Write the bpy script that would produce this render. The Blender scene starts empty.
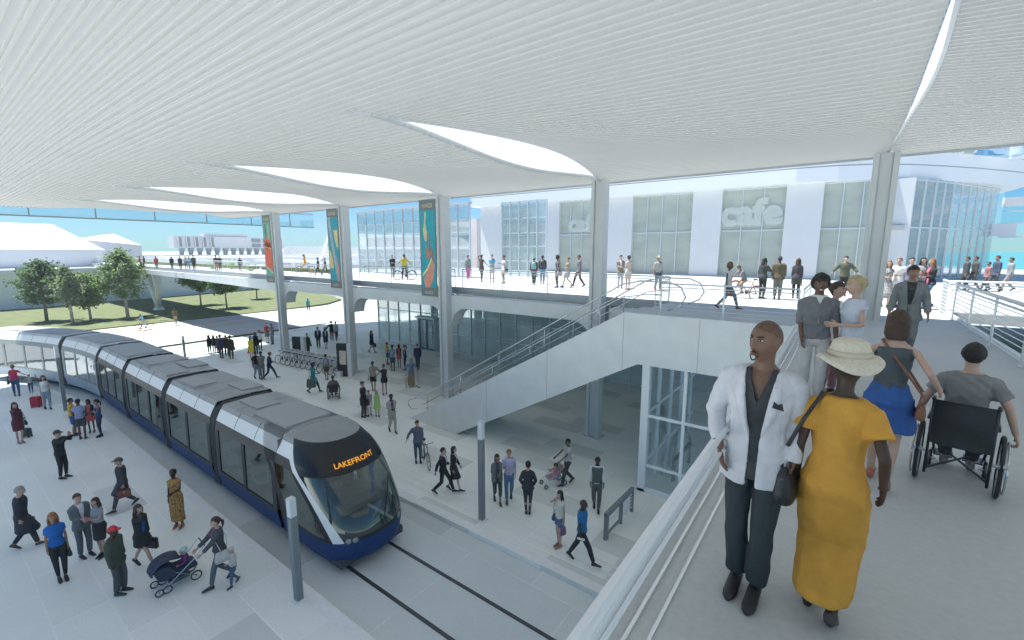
import bpy, bmesh, math, random
import numpy as np
from mathutils import Vector, Matrix, Euler
R=math.radians; PI=math.pi
random.seed(7); rng=np.random.default_rng(7)
scene=bpy.context.scene; C=scene.collection
# ---------------------------------------------------------------- camera, light
F=448.0; YH=250.0; CH=8.6; TH=math.atan((320-YH)/F); AZ=R(36.5)
cam=bpy.data.cameras.new('camera'); camo=bpy.data.objects.new('camera',cam); C.objects.link(camo)
cam.sensor_width=36; cam.lens=36*F/1024; cam.clip_start=.05; cam.clip_end=6000
camo.location=(0,0,CH); camo.rotation_euler=(PI/2-TH,0,AZ); scene.camera=camo
w=bpy.data.worlds.new('World'); scene.world=w; w.use_nodes=True
SUN=Vector((-4.2,-1.0,11)).normalized()
sk=w.node_tree.nodes.new('ShaderNodeTexSky'); sk.sky_type='NISHITA'; sk.sun_disc=False
sk.sun_elevation=math.asin(SUN.z); sk.sun_rotation=math.atan2(SUN.x,SUN.y)
sk.air_density=1.0; sk.dust_density=.1; sk.ozone_density=3.0
bg=w.node_tree.nodes['Background']; bg.inputs[1].default_value=.05
tint=w.node_tree.nodes.new('ShaderNodeMix'); tint.data_type='RGBA'; tint.blend_type='MULTIPLY'; tint.inputs['Factor'].default_value=1
tint.inputs['B'].default_value=(.36,.74,1.02,1)
w.node_tree.links.new(sk.outputs[0],tint.inputs['A']); w.node_tree.links.new(tint.outputs['Result'],bg.inputs[0])
sl=bpy.data.lights.new('sun','SUN'); sl.energy=4.0; sl.angle=R(.6); sl.color=(1,.975,.925)
so=bpy.data.objects.new('sun',sl); C.objects.link(so); so.rotation_euler=SUN.to_track_quat('Z','Y').to_euler(); so.location=(0,0,60)
scene.cycles.diffuse_bounces=8; scene.cycles.max_bounces=14; scene.cycles.transmission_bounces=8
scene.view_settings.view_transform='Standard'; scene.view_settings.look='None'
scene.view_settings.exposure=1.48; scene.view_settings.gamma=1
# ---------------------------------------------------------------- helpers
def rayd(px,py):
    u=(px-512)/F; v=(320-py)/F
    up=v*math.cos(TH)-math.sin(TH); f=math.cos(TH)+v*math.sin(TH)
    return (u*math.cos(AZ)-f*math.sin(AZ), u*math.sin(AZ)+f*math.cos(AZ), up)
def atZ(px,py,z):
    r=rayd(px,py); t=(z-CH)/r[2]; return (r[0]*t,r[1]*t,z)
def scr_y(x,y,z):
    z-=CH; f=-x*math.sin(AZ)+y*math.cos(AZ)
    d=f*math.cos(TH)-z*math.sin(TH); ww=z*math.cos(TH)+f*math.sin(TH); return 320-F*ww/d
def height_for(px,yt,yf,z0):
    x,y,_=atZ(px,yf,z0); lo,hi=.1,4
    for _ in range(30):
        m=(lo+hi)/2
        if scr_y(x,y,z0+m)>yt: lo=m
        else: hi=m
    return lo
M={}
def mat(key,col,rough=.6,metal=0,noise=.0,nscale=8,bump=0,bscale=40,coat=0,alpha=1,spec=.5):
    if key in M: return M[key]
    m=bpy.data.materials.new(key); m.use_nodes=True; nt=m.node_tree; b=nt.nodes['Principled BSDF']
    b.inputs['Base Color'].default_value=(*col,1); b.inputs['Roughness'].default_value=rough
    b.inputs['Metallic'].default_value=metal; b.inputs['Specular IOR Level'].default_value=spec
    if coat: b.inputs['Coat Weight'].default_value=coat
    if alpha<1: b.inputs['Alpha'].default_value=alpha
    tc=nt.nodes.new('ShaderNodeTexCoord')
    if noise:
        n=nt.nodes.new('ShaderNodeTexNoise'); n.inputs['Scale'].default_value=nscale; n.inputs['Detail'].default_value=6
        nt.links.new(tc.outputs['Object'],n.inputs['Vector'])
        r=nt.nodes.new('ShaderNodeValToRGB')
        r.color_ramp.elements[0].position=.3; r.color_ramp.elements[1].position=.7
        r.color_ramp.elements[0].color=(*[c*(1-noise) for c in col],1); r.color_ramp.elements[1].color=(*[min(1,c*(1+noise)) for c in col],1)
        nt.links.new(n.outputs['Fac'],r.inputs[0]); nt.links.new(r.outputs[0],b.inputs['Base Color'])
    if bump:
        n=nt.nodes.new('ShaderNodeTexNoise'); n.inputs['Scale'].default_value=bscale; n.inputs['Detail'].default_value=4
        nt.links.new(tc.outputs['Object'],n.inputs['Vector'])
        bp=nt.nodes.new('ShaderNodeBump'); bp.inputs['Strength'].default_value=bump; bp.inputs['Distance'].default_value=.02
        nt.links.new(n.outputs['Fac'],bp.inputs['Height']); nt.links.new(bp.outputs[0],b.inputs['Normal'])
    M[key]=m; return m
def glass(key,tint=(.8,.9,.9),refl=.12,rough=.03,rcol=(.9,.95,1),diffuse_fill=0,fcol=(.6,.65,.63)):
    if key in M: return M[key]
    m=bpy.data.materials.new(key); m.use_nodes=True; nt=m.node_tree; nt.nodes.clear()
    o=nt.nodes.new('ShaderNodeOutputMaterial'); mx=nt.nodes.new('ShaderNodeMixShader')
    t=nt.nodes.new('ShaderNodeBsdfTransparent'); t.inputs[0].default_value=(*tint,1)
    g=nt.nodes.new('ShaderNodeBsdfGlossy'); g.inputs['Roughness'].default_value=rough; g.inputs[0].default_value=(*rcol,1)
    lw=nt.nodes.new('ShaderNodeLayerWeight'); lw.inputs[0].default_value=.35
    mp=nt.nodes.new('ShaderNodeMapRange'); mp.inputs[3].default_value=refl; mp.inputs[4].default_value=min(1,refl+.5)
    nt.links.new(lw.outputs['Facing'],mp.inputs[0]); nt.links.new(mp.outputs[0],mx.inputs[0])
    nt.links.new(t.outputs[0],mx.inputs[1]); nt.links.new(g.outputs[0],mx.inputs[2]); 
    if diffuse_fill:  # diffuse colour mixed into the panes; on buildings it stands for lit interiors
        m2=nt.nodes.new('ShaderNodeMixShader'); m2.inputs[0].default_value=diffuse_fill
        d=nt.nodes.new('ShaderNodeBsdfDiffuse'); tc=nt.nodes.new('ShaderNodeTexCoord'); n=nt.nodes.new('ShaderNodeTexNoise'); n.inputs['Scale'].default_value=.5; n.inputs['Detail'].default_value=5
        mpn=nt.nodes.new('ShaderNodeMapping'); mpn.inputs['Scale'].default_value=(1,1,2.2); nt.links.new(tc.outputs['Object'],mpn.inputs[0]); nt.links.new(mpn.outputs[0],n.inputs['Vector'])
        r=nt.nodes.new('ShaderNodeValToRGB'); r.color_ramp.elements[0].position=.35; r.color_ramp.elements[1].position=.65
        r.color_ramp.elements[0].color=(*[c*.84 for c in fcol],1); r.color_ramp.elements[1].color=(*fcol,1)
        nt.links.new(n.outputs['Fac'],r.inputs[0]); nt.links.new(r.outputs[0],d.inputs[0])
        nt.links.new(mx.outputs[0],m2.inputs[1]); nt.links.new(d.outputs[0],m2.inputs[2]); mx=m2
    nt.links.new(mx.outputs[0],o.inputs[0])
    M[key]=m; return m
class MB:
    """collects shapes for one mesh"""
    def __init__(s): s.v=[]; s.f=[]; s.m=[]
    def add(s,vs,fs,mi=0):
        o=len(s.v); s.v+=[tuple(map(float,v)) for v in vs]; s.f+=[tuple(o+i for i in f) for f in fs]; s.m+=[mi]*len(fs)
    def box(s,a,b,mi=0,bev=0):
        x0,y0,z0=[min(a[i],b[i]) for i in range(3)]; x1,y1,z1=[max(a[i],b[i]) for i in range(3)]
        s.add([(x0,y0,z0),(x1,y0,z0),(x1,y1,z0),(x0,y1,z0),(x0,y0,z1),(x1,y0,z1),(x1,y1,z1),(x0,y1,z1)],
              [(0,3,2,1),(4,5,6,7),(0,1,5,4),(1,2,6,5),(2,3,7,6),(3,0,4,7)],mi)
    def cbox(s,c,d,mi=0): s.box([c[i]-d[i]/2 for i in range(3)],[c[i]+d[i]/2 for i in range(3)],mi)
    def tube(s,pts,r,n=8,mi=0,closed=False):
        pts=[np.array(p,float) for p in pts]; k=len(pts)
        rs=r if hasattr(r,'__len__') else [r]*k
        vs=[];up0=np.array([0,0,1.])
        for i,p in enumerate(pts):
            a=pts[(i-1)%k] if (closed or i>0) else p; b=pts[(i+1)%k] if (closed or i<k-1) else p
            t=b-a; t/=np.linalg.norm(t)+1e-9
            up=up0 if abs(t[2])<.95 else np.array([0,1.,0])
            x=np.cross(t,up); x/=np.linalg.norm(x); y=np.cross(x,t)
            for j in range(n):
                q=2*PI*j/n; vs.append(p+rs[i]*(x*math.cos(q)+y*math.sin(q)))
        fs=[]
        for i in range(k if closed else k-1):
            i2=(i+1)%k
            for j in range(n): fs.append((i*n+j,i*n+(j+1)%n,i2*n+(j+1)%n,i2*n+j))
        if not closed: fs+= [tuple(range(n-1,-1,-1)),tuple((k-1)*n+j for j in range(n))]
        s.add(vs,fs,mi)
    def bar(s,a,b,wd,h,mi=0):
        a=Vector(a);b=Vector(b);t=(b-a).normalized(); up=Vector((0,0,1)) if abs(t.z)<.98 else Vector((0,1,0))
        x=t.cross(up).normalized(); y=x.cross(t)
        vs=[p+x*sx*wd/2+y*sy*h/2 for p in (a,b) for sx,sy in ((-1,-1),(1,-1),(1,1),(-1,1))]
        s.add(vs,[(3,2,1,0),(4,5,6,7),(0,1,5,4),(1,2,6,5),(2,3,7,6),(3,0,4,7)],mi)
    def prism(s,poly,axis,a,b,mi=0):
        """poly: 2-D points; axis 0/1/2 extrusion axis from a to b"""
        def p3(q,t):
            if axis==0: return (t,q[0],q[1])
            if axis==1: return (q[0],t,q[1])
            return (q[0],q[1],t)
        n=len(poly); vs=[p3(q,a) for q in poly]+[p3(q,b) for q in poly]
        s.add(vs,[tuple(range(n)),tuple(range(2*n-1,n-1,-1))]+[(i,i+n,(i+1)%n+n,(i+1)%n) for i in range(n)],mi)
    def ell(s,c,r,nu=10,nv=7,mi=0,rot=None):
        vs=[];c=np.array(c,float)
        rm=np.array(rot) if rot is not None else np.eye(3)
        for i in range(nv+1):
            ph=PI*i/nv
            for j in range(nu):
                q=2*PI*j/nu; vs.append(c+rm@np.array([r[0]*math.sin(ph)*math.cos(q),r[1]*math.sin(ph)*math.sin(q),r[2]*math.cos(ph)]))
        fs=[(i*nu+j,(i+1)*nu+j,(i+1)*nu+(j+1)%nu,i*nu+(j+1)%nu) for i in range(nv) for j in range(nu)]
        s.add(vs,fs,mi)
    def sheet(s,poly,z,mi=0): s.add([(p[0],p[1],z) for p in poly],[tuple(range(len(poly)))],mi)
    def build(s,name,mats,parent=None,loc=None,smooth=False,bevel=0,fix=True):
        me=bpy.data.meshes.new(name); me.from_pydata(s.v,[],s.f)
        for m in (mats if isinstance(mats,(list,tuple)) else [mats]): me.materials.append(m)
        me.polygons.foreach_set('material_index',s.m)
        if fix:
            bm=bmesh.new(); bm.from_mesh(me); bmesh.ops.recalc_face_normals(bm,faces=bm.faces)
            if bevel: bmesh.ops.bevel(bm,geom=bm.edges[:],offset=bevel,segments=2,affect='EDGES',clamp_overlap=True)
            bm.to_mesh(me); bm.free()
        if smooth: me.polygons.foreach_set('use_smooth',[True]*len(me.polygons))
        o=bpy.data.objects.new(name,me); C.objects.link(o)
        if parent: o.parent=parent
        if loc: o.location=loc
        return o
def tag(o,label=None,cat=None,group=None,kind=None):
    if label:o['label']=label
    if cat:o['category']=cat
    if group:o['group']=group
    if kind:o['kind']=kind
    return o
def empty(name,loc=(0,0,0),rz=0,label=None,cat=None,group=None):
    o=bpy.data.objects.new(name,None); C.objects.link(o); o.location=loc; o.rotation_euler=(0,0,rz); o.empty_display_size=.2
    return tag(o,label,cat,group)
def kids(o): return [c for c in C.objects if c.parent==o]
def copy_tree(o,parent=None):
    c=o.copy(); C.objects.link(c); c.parent=parent
    for ch in o.children: copy_tree(ch,c)
    return c
def struct(mb,name,m): return tag(mb.build(name,m),kind='structure')
def text_verts(body,size,bold=0):
    cu=bpy.data.curves.new('t','FONT'); cu.body=body; cu.size=size; cu.align_x='CENTER'; cu.offset=bold
    cu.resolution_u=3
    o=bpy.data.objects.new('t',cu); C.objects.link(o); bpy.context.view_layer.update()
    me=bpy.data.meshes.new_from_object(o.evaluated_get(bpy.context.evaluated_depsgraph_get()))
    vs=[tuple(v.co) for v in me.vertices]; fs=[tuple(p.vertices) for p in me.polygons]
    bpy.data.objects.remove(o); return vs,fs
# ---------------------------------------------------------------- materials
def paving(key,c0,c1,cj,sx=2.6,sy=1.0,dark=.13,rough=.55):
    m=bpy.data.materials.new(key); m.use_nodes=True; nt=m.node_tree; b=nt.nodes['Principled BSDF']; L=nt.links.new
    def N(t,**k):
        n=nt.nodes.new(t)
        for a,v in k.items(): setattr(n,a,v)
        return n
    def Ma(op,a,bb=None):
        n=N('ShaderNodeMath',operation=op)
        for i,x in enumerate((a,bb)):
            if x is None: continue
            if isinstance(x,(int,float)): n.inputs[i].default_value=x
            else: L(x,n.inputs[i])
        return n.outputs[0]
    tc=N('ShaderNodeTexCoord'); sp=N('ShaderNodeSeparateXYZ'); L(tc.outputs['Object'],sp.inputs[0])
    yy=Ma('DIVIDE',sp.outputs[1],sy); row=Ma('FLOOR',yy)
    off=Ma('MULTIPLY',Ma('FRACT',Ma('MULTIPLY',row,.37)),1.0)
    xx=Ma('ADD',Ma('DIVIDE',sp.outputs[0],sx),off); col=Ma('FLOOR',xx)
    cb=N('ShaderNodeCombineXYZ'); L(row,cb.inputs[0]); L(col,cb.inputs[1])
    wn=N('ShaderNodeTexWhiteNoise',noise_dimensions='2D'); L(cb.outputs[0],wn.inputs[0])
    fx=Ma('FRACT',xx); fy=Ma('FRACT',yy)
    jx=Ma('LESS_THAN',fx,.045/sx); jy=Ma('LESS_THAN',fy,.04/sy); j=Ma('MAXIMUM',jx,jy)
    dk=Ma('LESS_THAN',wn.outputs[0],dark)
    ns=N('ShaderNodeTexNoise'); ns.inputs['Scale'].default_value=.35; ns.inputs['Detail'].default_value=5; L(tc.outputs['Object'],ns.inputs['Vector'])
    n2=N('ShaderNodeTexNoise'); n2.inputs['Scale'].default_value=22; n2.inputs['Detail'].default_value=4; L(tc.outputs['Object'],n2.inputs['Vector'])
    m1=N('ShaderNodeMix',data_type='RGBA'); m1.inputs['A'].default_value=(*c0,1); m1.inputs['B'].default_value=(*c1,1); L(dk,m1.inputs['Factor'])
    m2=N('ShaderNodeMix',data_type='RGBA'); L(m1.outputs['Result'],m2.inputs['A']); m2.inputs['B'].default_value=(*cj,1); L(Ma('MULTIPLY',j,.55),m2.inputs['Factor'])
    vmul=Ma('ADD',Ma('MULTIPLY',ns.outputs['Fac'],.22),Ma('ADD',Ma('MULTIPLY',n2.outputs['Fac'],.24),Ma('ADD',Ma('MULTIPLY',wn.outputs[0],.05),.74)))
    m3=N('ShaderNodeMix',data_type='RGBA',blend_type='MULTIPLY'); m3.inputs['Factor'].default_value=1; L(m2.outputs['Result'],m3.inputs['A']); L(vmul,m3.inputs['B'])
    L(m3.outputs['Result'],b.inputs['Base Color']); b.inputs['Roughness'].default_value=rough
    return m
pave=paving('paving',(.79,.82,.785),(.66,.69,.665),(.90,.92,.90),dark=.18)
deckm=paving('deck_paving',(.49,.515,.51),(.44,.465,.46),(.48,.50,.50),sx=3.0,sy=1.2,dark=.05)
trackm=paving('track_paving',(.60,.64,.635),(.53,.565,.56),(.72,.75,.75),sx=3.4,sy=4.4,dark=.15)
slatm=mat('ceiling_slat_white',(.50,.51,.505),.5)
conc=mat('concrete_pale',(.68,.715,.72),.65,noise=.05,nscale=1.5,bump=.15,bscale=30)
steelw=mat('steel_painted_grey',(.58,.61,.62),.42,noise=.04,nscale=2)
ceilm=mat('ceiling_panel_grey',(.22,.23,.23),.5,noise=.03,nscale=.7)
white=mat('white_render',(.66,.67,.69),.6,noise=.025,nscale=.8,bump=.08,bscale=20)
whitem=mat('white_paint',(.80,.82,.85),.4)
mull=mat('aluminium_mullion',(.62,.67,.70),.35,metal=.3)
dgrey=mat('dark_grey_metal',(.16,.185,.20),.45,noise=.08)
asph=mat('street_concrete',(.47,.475,.47),.8,noise=.06,nscale=.5,bump=.1)
grassm=mat('lawn_grass',(.125,.15,.062),.9,noise=.22,nscale=.9,bump=.6,bscale=60)
farm=mat('far_ground',(.40,.44,.40),.9,noise=.2,nscale=.02)
orange=mat('orange_paving_line',(.66,.33,.14),.8)
gl_clear=glass('clear_glass',(.93,.97,.975),.05)
gl_fac=glass('facade_glass',(.72,.8,.76),.07,rcol=(.7,.76,.74),diffuse_fill=.6,fcol=(.70,.74,.67))  # pale fill in the colour replaces light missing in the cafe rooms
gl_blue=glass('pale_blue_glass',(.80,.93,.97),.16)
gl_rail=glass('rail_glass',(.95,.98,.985),.035)
rubber=mat('rubber',(.03,.032,.035),.6)
chrome=mat('bright_steel',(.6,.62,.64),.25,metal=.9)
def translucent(m,fac,c=(.86,.85,.825)):
    nt=m.node_tree; b=nt.nodes['Principled BSDF']; o=nt.nodes['Material Output']; x=nt.nodes.new('ShaderNodeMixShader'); x.inputs[0].default_value=fac
    t=nt.nodes.new('ShaderNodeBsdfTranslucent'); t.inputs[0].default_value=(*c,1)
    nt.links.new(b.outputs[0],x.inputs[1]); nt.links.new(t.outputs[0],x.inputs[2]); nt.links.new(x.outputs[0],o.inputs[0])
translucent(ceilm,.36); translucent(slatm,.60)  # translucency added so sunlight through the ceiling brightens the plaza
# lens: translucent skylight, also put on the roof covering to pass light
lens=bpy.data.materials.new('frosted_skylight'); lens.use_nodes=True; nt=lens.node_tree; nt.nodes.clear()
_o=nt.nodes.new('ShaderNodeOutputMaterial'); _m=nt.nodes.new('ShaderNodeMixShader'); _m.inputs[0].default_value=.3
_t=nt.nodes.new('ShaderNodeBsdfTranslucent'); _t.inputs[0].default_value=(.60,.63,.645,1)
_d=nt.nodes.new('ShaderNodeBsdfDiffuse'); _d.inputs[0].default_value=(.85,.88,.9,1)
nt.links.new(_t.outputs[0],_m.inputs[1]); nt.links.new(_d.outputs[0],_m.inputs[2]); nt.links.new(_m.outputs[0],_o.inputs[0])
# ---------------------------------------------------------------- ground
g=MB(); g.sheet([(-3000,-900),(900,-900),(900,3200),(-3000,3200)],-.30); struct(g,'ground',farm)
wt=mat('lake_water',(.03,.30,.30),.25,noise=.1,nscale=.05)
g=MB(); g.sheet([(8,95),(900,95),(900,3100),(-600,3100),(-200,420),(-30,200)],-.26); struct(g,'lake',wt)
TY=7.05; TXS=-33.0; TR=30.0
def track(s,off=0):
    """s metres west of X=TXS along the curve (s<0: straight)"""
    if s<=0: return (TXS-s, TY+off, PI)
    a=s/TR; r=TR+off; return (TXS-math.sin(a)*r, TY-TR+math.cos(a)*r, PI+a)
def trk_poly(o0,o1,s0,s1,n=26):
    A=[track(s0+(s1-s0)*i/n,o0)[:2] for i in range(n+1)]; B=[track(s0+(s1-s0)*i/n,o1)[:2] for i in range(n+1)]
    return A,B
def ribbon(mb,o0,o1,s0,s1,z,mi=0,n=60):
    A,B=trk_poly(o0,o1,s0,s1,n)
    mb.add([(p[0],p[1],z) for p in A]+[(p[0],p[1],z) for p in B],[(i,i+1,n+2+i,n+1+i) for i in range(n)],mi)
g=MB(); ribbon(g,-1.8,2.4,-70,34,-.13); struct(g,'tram_track_bed',trackm)
for k,off in enumerate((-.70,.66)):
    g=MB(); ribbon(g,off-.055,off+.055,-70,33,-.126,n=80); struct(g,'tram_rail',mat('rail_steel',(.045,.05,.055),.4))
# north plaza, south plaza at z=0 with kerbs
nA,_=trk_poly(2.4,2.4,-70,13.5,40); sA,_=trk_poly(-1.8,-1.8,-70,17,40)
def slab(name,poly,z0,z1,m):
    g=MB(); g.prism(poly,2,z0,z1); return struct(g,name,m)
slab('plaza',nA+[(-50,48),(37,48)],-.28,0,pave)
slab('tram_platform',sA+[(-49,-30),(37,-30)],-.28,0,pave)
kerbm=mat('kerb_stone',(.78,.79,.79),.6,noise=.05)
g=MB(); ribbon(g,-1.8-.32,-1.8-.02,-70,17,.006); ribbon(g,2.42,2.72,-70,13,.006)
ribbon(g,3.15,3.24,-70,10,.004); ribbon(g,3.5,3.59,-70,8,.004)
struct(g,'kerb',kerbm)
g=MB(); g.sheet([(-66,-60),(-50,-60),(-50,90),(-66,90)],-.14); struct(g,'street',asph)
g=MB()
for x in (-61.7,-58.2): g.sheet([(x-.22,-40),(x+.22,-40),(x+.22,90),(x-.22,90)],-.134)
struct(g,'street_marking',orange)
# lawn
lp=[(-66,-40),(-66,30),(-66.5,36),(-68,41),(-72,46),(-80,48.5),(-90,49),(-112,49),(-112,-40)]
slab('lawn',lp,-.29,-.02,grassm)
g=MB(); g.prism([(-66,49),(-66,140),(-300,140),(-300,49)],2,-.28,-.1); struct(g,'pavement',mat('pale_pavement',(.62,.64,.65),.8,noise=.05,nscale=.3))
# ---------------------------------------------------------------- roof canopy
BAY=9.45; X0=.7; ROOFY0=-5.0; ROOFY1=18.95
def Bp(y):
    q=(y-6.3)/11.9
    if q<=0 or q>=1: return 0
    return .74*math.sin(PI*q**1.15)**1.15
def Lp(y):
    q=(y-6.3)/11.9
    return 11.52-(.32*math.sin(PI*min(1,max(0,q)))**2)
def build_roof():
    root=empty('roof_canopy',(0,0,0),0,'large white ribbed canopy roof with curved skylight openings over the tram stop','roof')
    per=.21; ys=[];rs=[]
    y=ROOFY0
    while y<ROOFY1:
        for d,h in ((0,0),(.060,0),(.066,.10),(.205,.10)):
            ys.append(y+d); rs.append(h)
        y+=per
    ny=len(ys); nx=10
    for k in range(-5,3):
        xw=X0+BAY*k; g=MB(); vs=[]
        for j in range(ny):
            y=ys[j]; b=Bp(y); lo=Lp(y); xs=xw+.45*b
            for i in range(nx+1):
                t=i/nx; x=xs+(xw+BAY-xs)*t
                sag=0
                z=lo+b*(1-t)**1.8+rs[j]+sag
                vs.append((x,y,z))
        fs=[(j*(nx+1)+i,j*(nx+1)+i+1,(j+1)*(nx+1)+i+1,(j+1)*(nx+1)+i) for j in range(ny-1) for i in range(nx)]
        g.add(vs,fs); g.m=[(0 if (j%4) in (0,1,3) else 1) for j in range(ny-1) for i in range(nx)]
        g.build('roof_shell',[slatm,ceilm],root,fix=False)
        # top skin + edges
        g=MB(); jj=list(range(0,ny,16))+[ny-1]; vs=[];
        for j in jj:
            y=ys[j] if j<ny-1 else ROOFY1+.03; b=Bp(y); lo=Lp(y); xs=xw+.45*b
            for i in range(nx+1):
                t=i/nx; x=xs+(xw+BAY-xs)*t; vs.append((x,y,lo+b*(1-t)**1.8+.22))
        n=len(jj); g.add(vs,[(j*(nx+1)+i,(j+1)*(nx+1)+i,(j+1)*(nx+1)+i+1,j*(nx+1)+i+1) for j in range(n-1) for i in range(nx)])
        g.box((xw,ROOFY1-.02,11.47),(xw+BAY,ROOFY1+.06,11.74)); g.box((xw,ROOFY0-.06,11.47),(xw+BAY,ROOFY0,11.8))
        g.build('roof_covering',lens,root,fix=False)  # skylight material on the whole covering, added to let sunlight through
        if k>-5:
            g=MB(); vs=[]; N=40
            for i in range(N+1):
                y=6.0+12.6*i/N; b=Bp(y); lo=Lp(y); vs+= [(xw-.0,y,lo+.0),(xw+.45*b,y,lo+b+.13)]
            g.add(vs,[(2*i,2*i+2,2*i+3,2*i+1) for i in range(N)]); g.build('skylight',lens,root,fix=False)
            g=MB(); vs=[]
            for i in range(61):
                y=6.0+12.9*i/60; b=Bp(y); x_=xw+.45*b+.012; z_=Lp(y)+b; vs+=[(x_-.03,y,z_-.012),(x_+.03,y,z_-.012),(x_+.03,y,z_+.125),(x_-.03,y,z_+.125)]
            g.add(vs,[(4*i+q,4*i+4+q,4*i+4+(q+1)%4,4*i+(q+1)%4) for i in range(60) for q in range(4)]); g.build('skylight_trim',whitem,root)
    # west clerestory glazing with rails
    xe=X0-5*BAY-.05
    ce=MB(); ce.box((xe-.03,2,11.0),(xe-.01,27,12.5)); ce.build('clerestory_glass',gl_blue,root)
    ce=MB(); ce.box((xe-.06,2,10.93),(xe+.04,27,11.03)); ce.box((xe-.06,2,12.3),(xe+.04,27,12.36))
    for yy in (5.75,9.3,13.0,16.8,20.6,24.4): ce.box((xe-.05,yy-.04,11.03),(xe+.03,yy+.04,12.4))
    ce.build('clerestory_frame',mat('clerestory_grey',(.30,.34,.36),.5),root)
    return root
build_roof()
# ---------------------------------------------------------------- columns with banners
COLX=[X0+BAY*k for k in range(-4,1)]
collab={-4:'grey steel column farthest from the viewer, with the red and green banner',-3:'grey steel column beside the blue and yellow banner, next to the dark map kiosk',
 -2:'grey steel column beside the blue banner with a salmon figure, at the foot of the stairs',-1:'grey steel column rising past the stair handrails in front of the cafe glass',
 0:'big grey steel column standing on the walkway at right'}
for k in range(-4,1):
    x=X0+BAY*k; z0=0 if k<0 else 6.4
    # the last column drops through the walkway to the plaza
    r=empty('steel_column',(x,18.2,0),0,collab[k],'column','steel columns under the canopy')
    g=MB()
    for s in (-1,1):
        g.box((s*.235-.075,-.24,0),(s*.235+.075,.24,11.5))
    g.box((-.165,-.15,0),(.165,.15,11.5))
    g.build('shaft',steelw,r,bevel=.015)
    g=MB(); g.cbox((0,0,.03),(.8,.65,.06)); g.build('base_plate',steelw,r)
def banner(cx,kind,lab):
    x0,x1=cx-1.75,cx-.42; y=18.02; z0,z1=5.95,11.4
    r=empty('banner',((x0+x1)/2,y,z0),0,lab,'banner','banners hanging on the columns')
    bz=[0,.5,4.9,z1-z0]; W=(x1-x0)
    dk=mat('banner_grey_'+kind,(.20,.23,.24),.7); te={'a':(.18,.42,.36),'b':(.05,.38,.50),'c':(.04,.40,.48)}[kind]
    g=MB(); g.cbox((0,0,(z1-z0)/2),(W,.03,z1-z0)); g.build('cloth',dk,r)
    g=MB(); g.box((-W/2+.09,-.021,.5),(W/2-.09,-.017,4.88)); g.build('picture_field',mat('banner_field_'+kind,te,.7,noise=.1,nscale=3),r)
    def patch(pts,col,yy=-.026,nm='picture_shape'):
        h=MB(); h.prism([(p[0]*(W/2-.09),.5+p[1]*4.38) for p in pts],1,yy,yy+.003); h.build(nm,mat('banner_%.2f_%.2f_%.2f'%col,col,.7,noise=.15,nscale=5),r)
    if kind=='a':
        patch([(-1,.62),(-.5,.75),(0,.66),(.4,.78),(1,.56),(1,.1),(-1,.2)][::-1],(.72,.16,.10))
        patch([(-.8,.6),(-.3,.66),(.2,.6),(.7,.64),(.9,.52),(.3,.55),(-.2,.5),(-.7,.55)],(.16,.05,.05),-.031)
        patch([(-1,.21),(1,.07),(1,.045),(-1,.185)],(.75,.62,.25),-.033)
        patch([(-1,.56),(1,.52),(1,.505),(-1,.545)],(.75,.62,.25),-.034)
        patch([(-.5,.98),(-.25,.95),(-.1,.78),(-.4,.72),(-.6,.82)],(.12,.22,.2),-.03)
        patch([(.25,.95),(.45,.97),(.5,.72),(.3,.68)],(.65,.55,.3),-.03)
    elif kind=='b':
        n=14; L=[];Rr=[]
        for i in range(n+1):
            t=1-i/n; xx=-.75+1.5*(i/n)**1.3+.0; L.append((max(-1,xx-.25),t)); Rr.append((min(1,xx+.25),t))
        patch(L+Rr[::-1],(.42,.48,.50))
        patch([(.1,.8),(.95,.8),(.95,.5),(.6,.55),(.3,.66)],(.75,.62,.28),-.029)
        patch([(-1,.5),(-.6,.46),(-.3,.32),(-.2,.2),(-1,.2)],(.75,.62,.28),-.029)
        patch([(.45,.42),(.9,.2),(.95,0),(.55,0),(.5,.2)],(.62,.35,.30),-.031)
    else:
        patch([(-.75,.1),(-.2,.2),(.2,.28),(.6,.38),(.85,.3),(.6,.1),(.1,0),(-.5,0)],(.80,.33,.24))
        patch([(-.4,.97),(-.15,.98),(-.3,.84),(-.1,.72),(-.2,.6),(-.5,.62),(-.65,.74),(-.45,.84)],(.74,.62,.36),-.029)
        patch([(.1,.68),(.3,.7),(.35,.56),(.7,.45),(.8,.34),(.4,.36),(.1,.5)],(.35,.22,.18),-.029)
        patch([(-.4,.56),(-.1,.5),(.3,.42),(.1,.36),(-.3,.4)],(.55,.25,.2),-.03)
        patch([(-.9,.17),(-.2,.26),(.5,.4),(.55,.37),(-.15,.22),(-.88,.14)],(.85,.75,.4),-.034)
    for zz,sz,tx in ((5.02,.30,'KUNZZE'),(.14,.24,'LAKEFRONT' if 0 else 'KUNZZE')):
        if kind!='c' or True:
            vs,fs=text_verts({'a':'KUNZZE','b':'KUNZZE','c':'KUNZZE'}[kind],sz,.004)
            h=MB(); h.add([(v[0]*.72,-.024,zz+v[1]) for v in vs],fs); h.build('lettering',mat('banner_gold',(.70,.62,.40),.7),r,fix=False)
    g=MB(); g.bar((-W/2-.05,0,z1-z0+.02),(W/2+.2,0,z1-z0+.02),.04,.04); g.bar((-W/2-.05,0,-.03),(W/2+.2,0,-.03),.04,.04); g.build('bracket',steelw,r)
banner(COLX[0],'a','tall red and green banner on the farthest column')
banner(COLX[1],'b','tall blue banner with yellow shapes and a grey curving band')
banner(COLX[2],'c','tall blue banner with a salmon and gold figure above the lobby doors')
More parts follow.
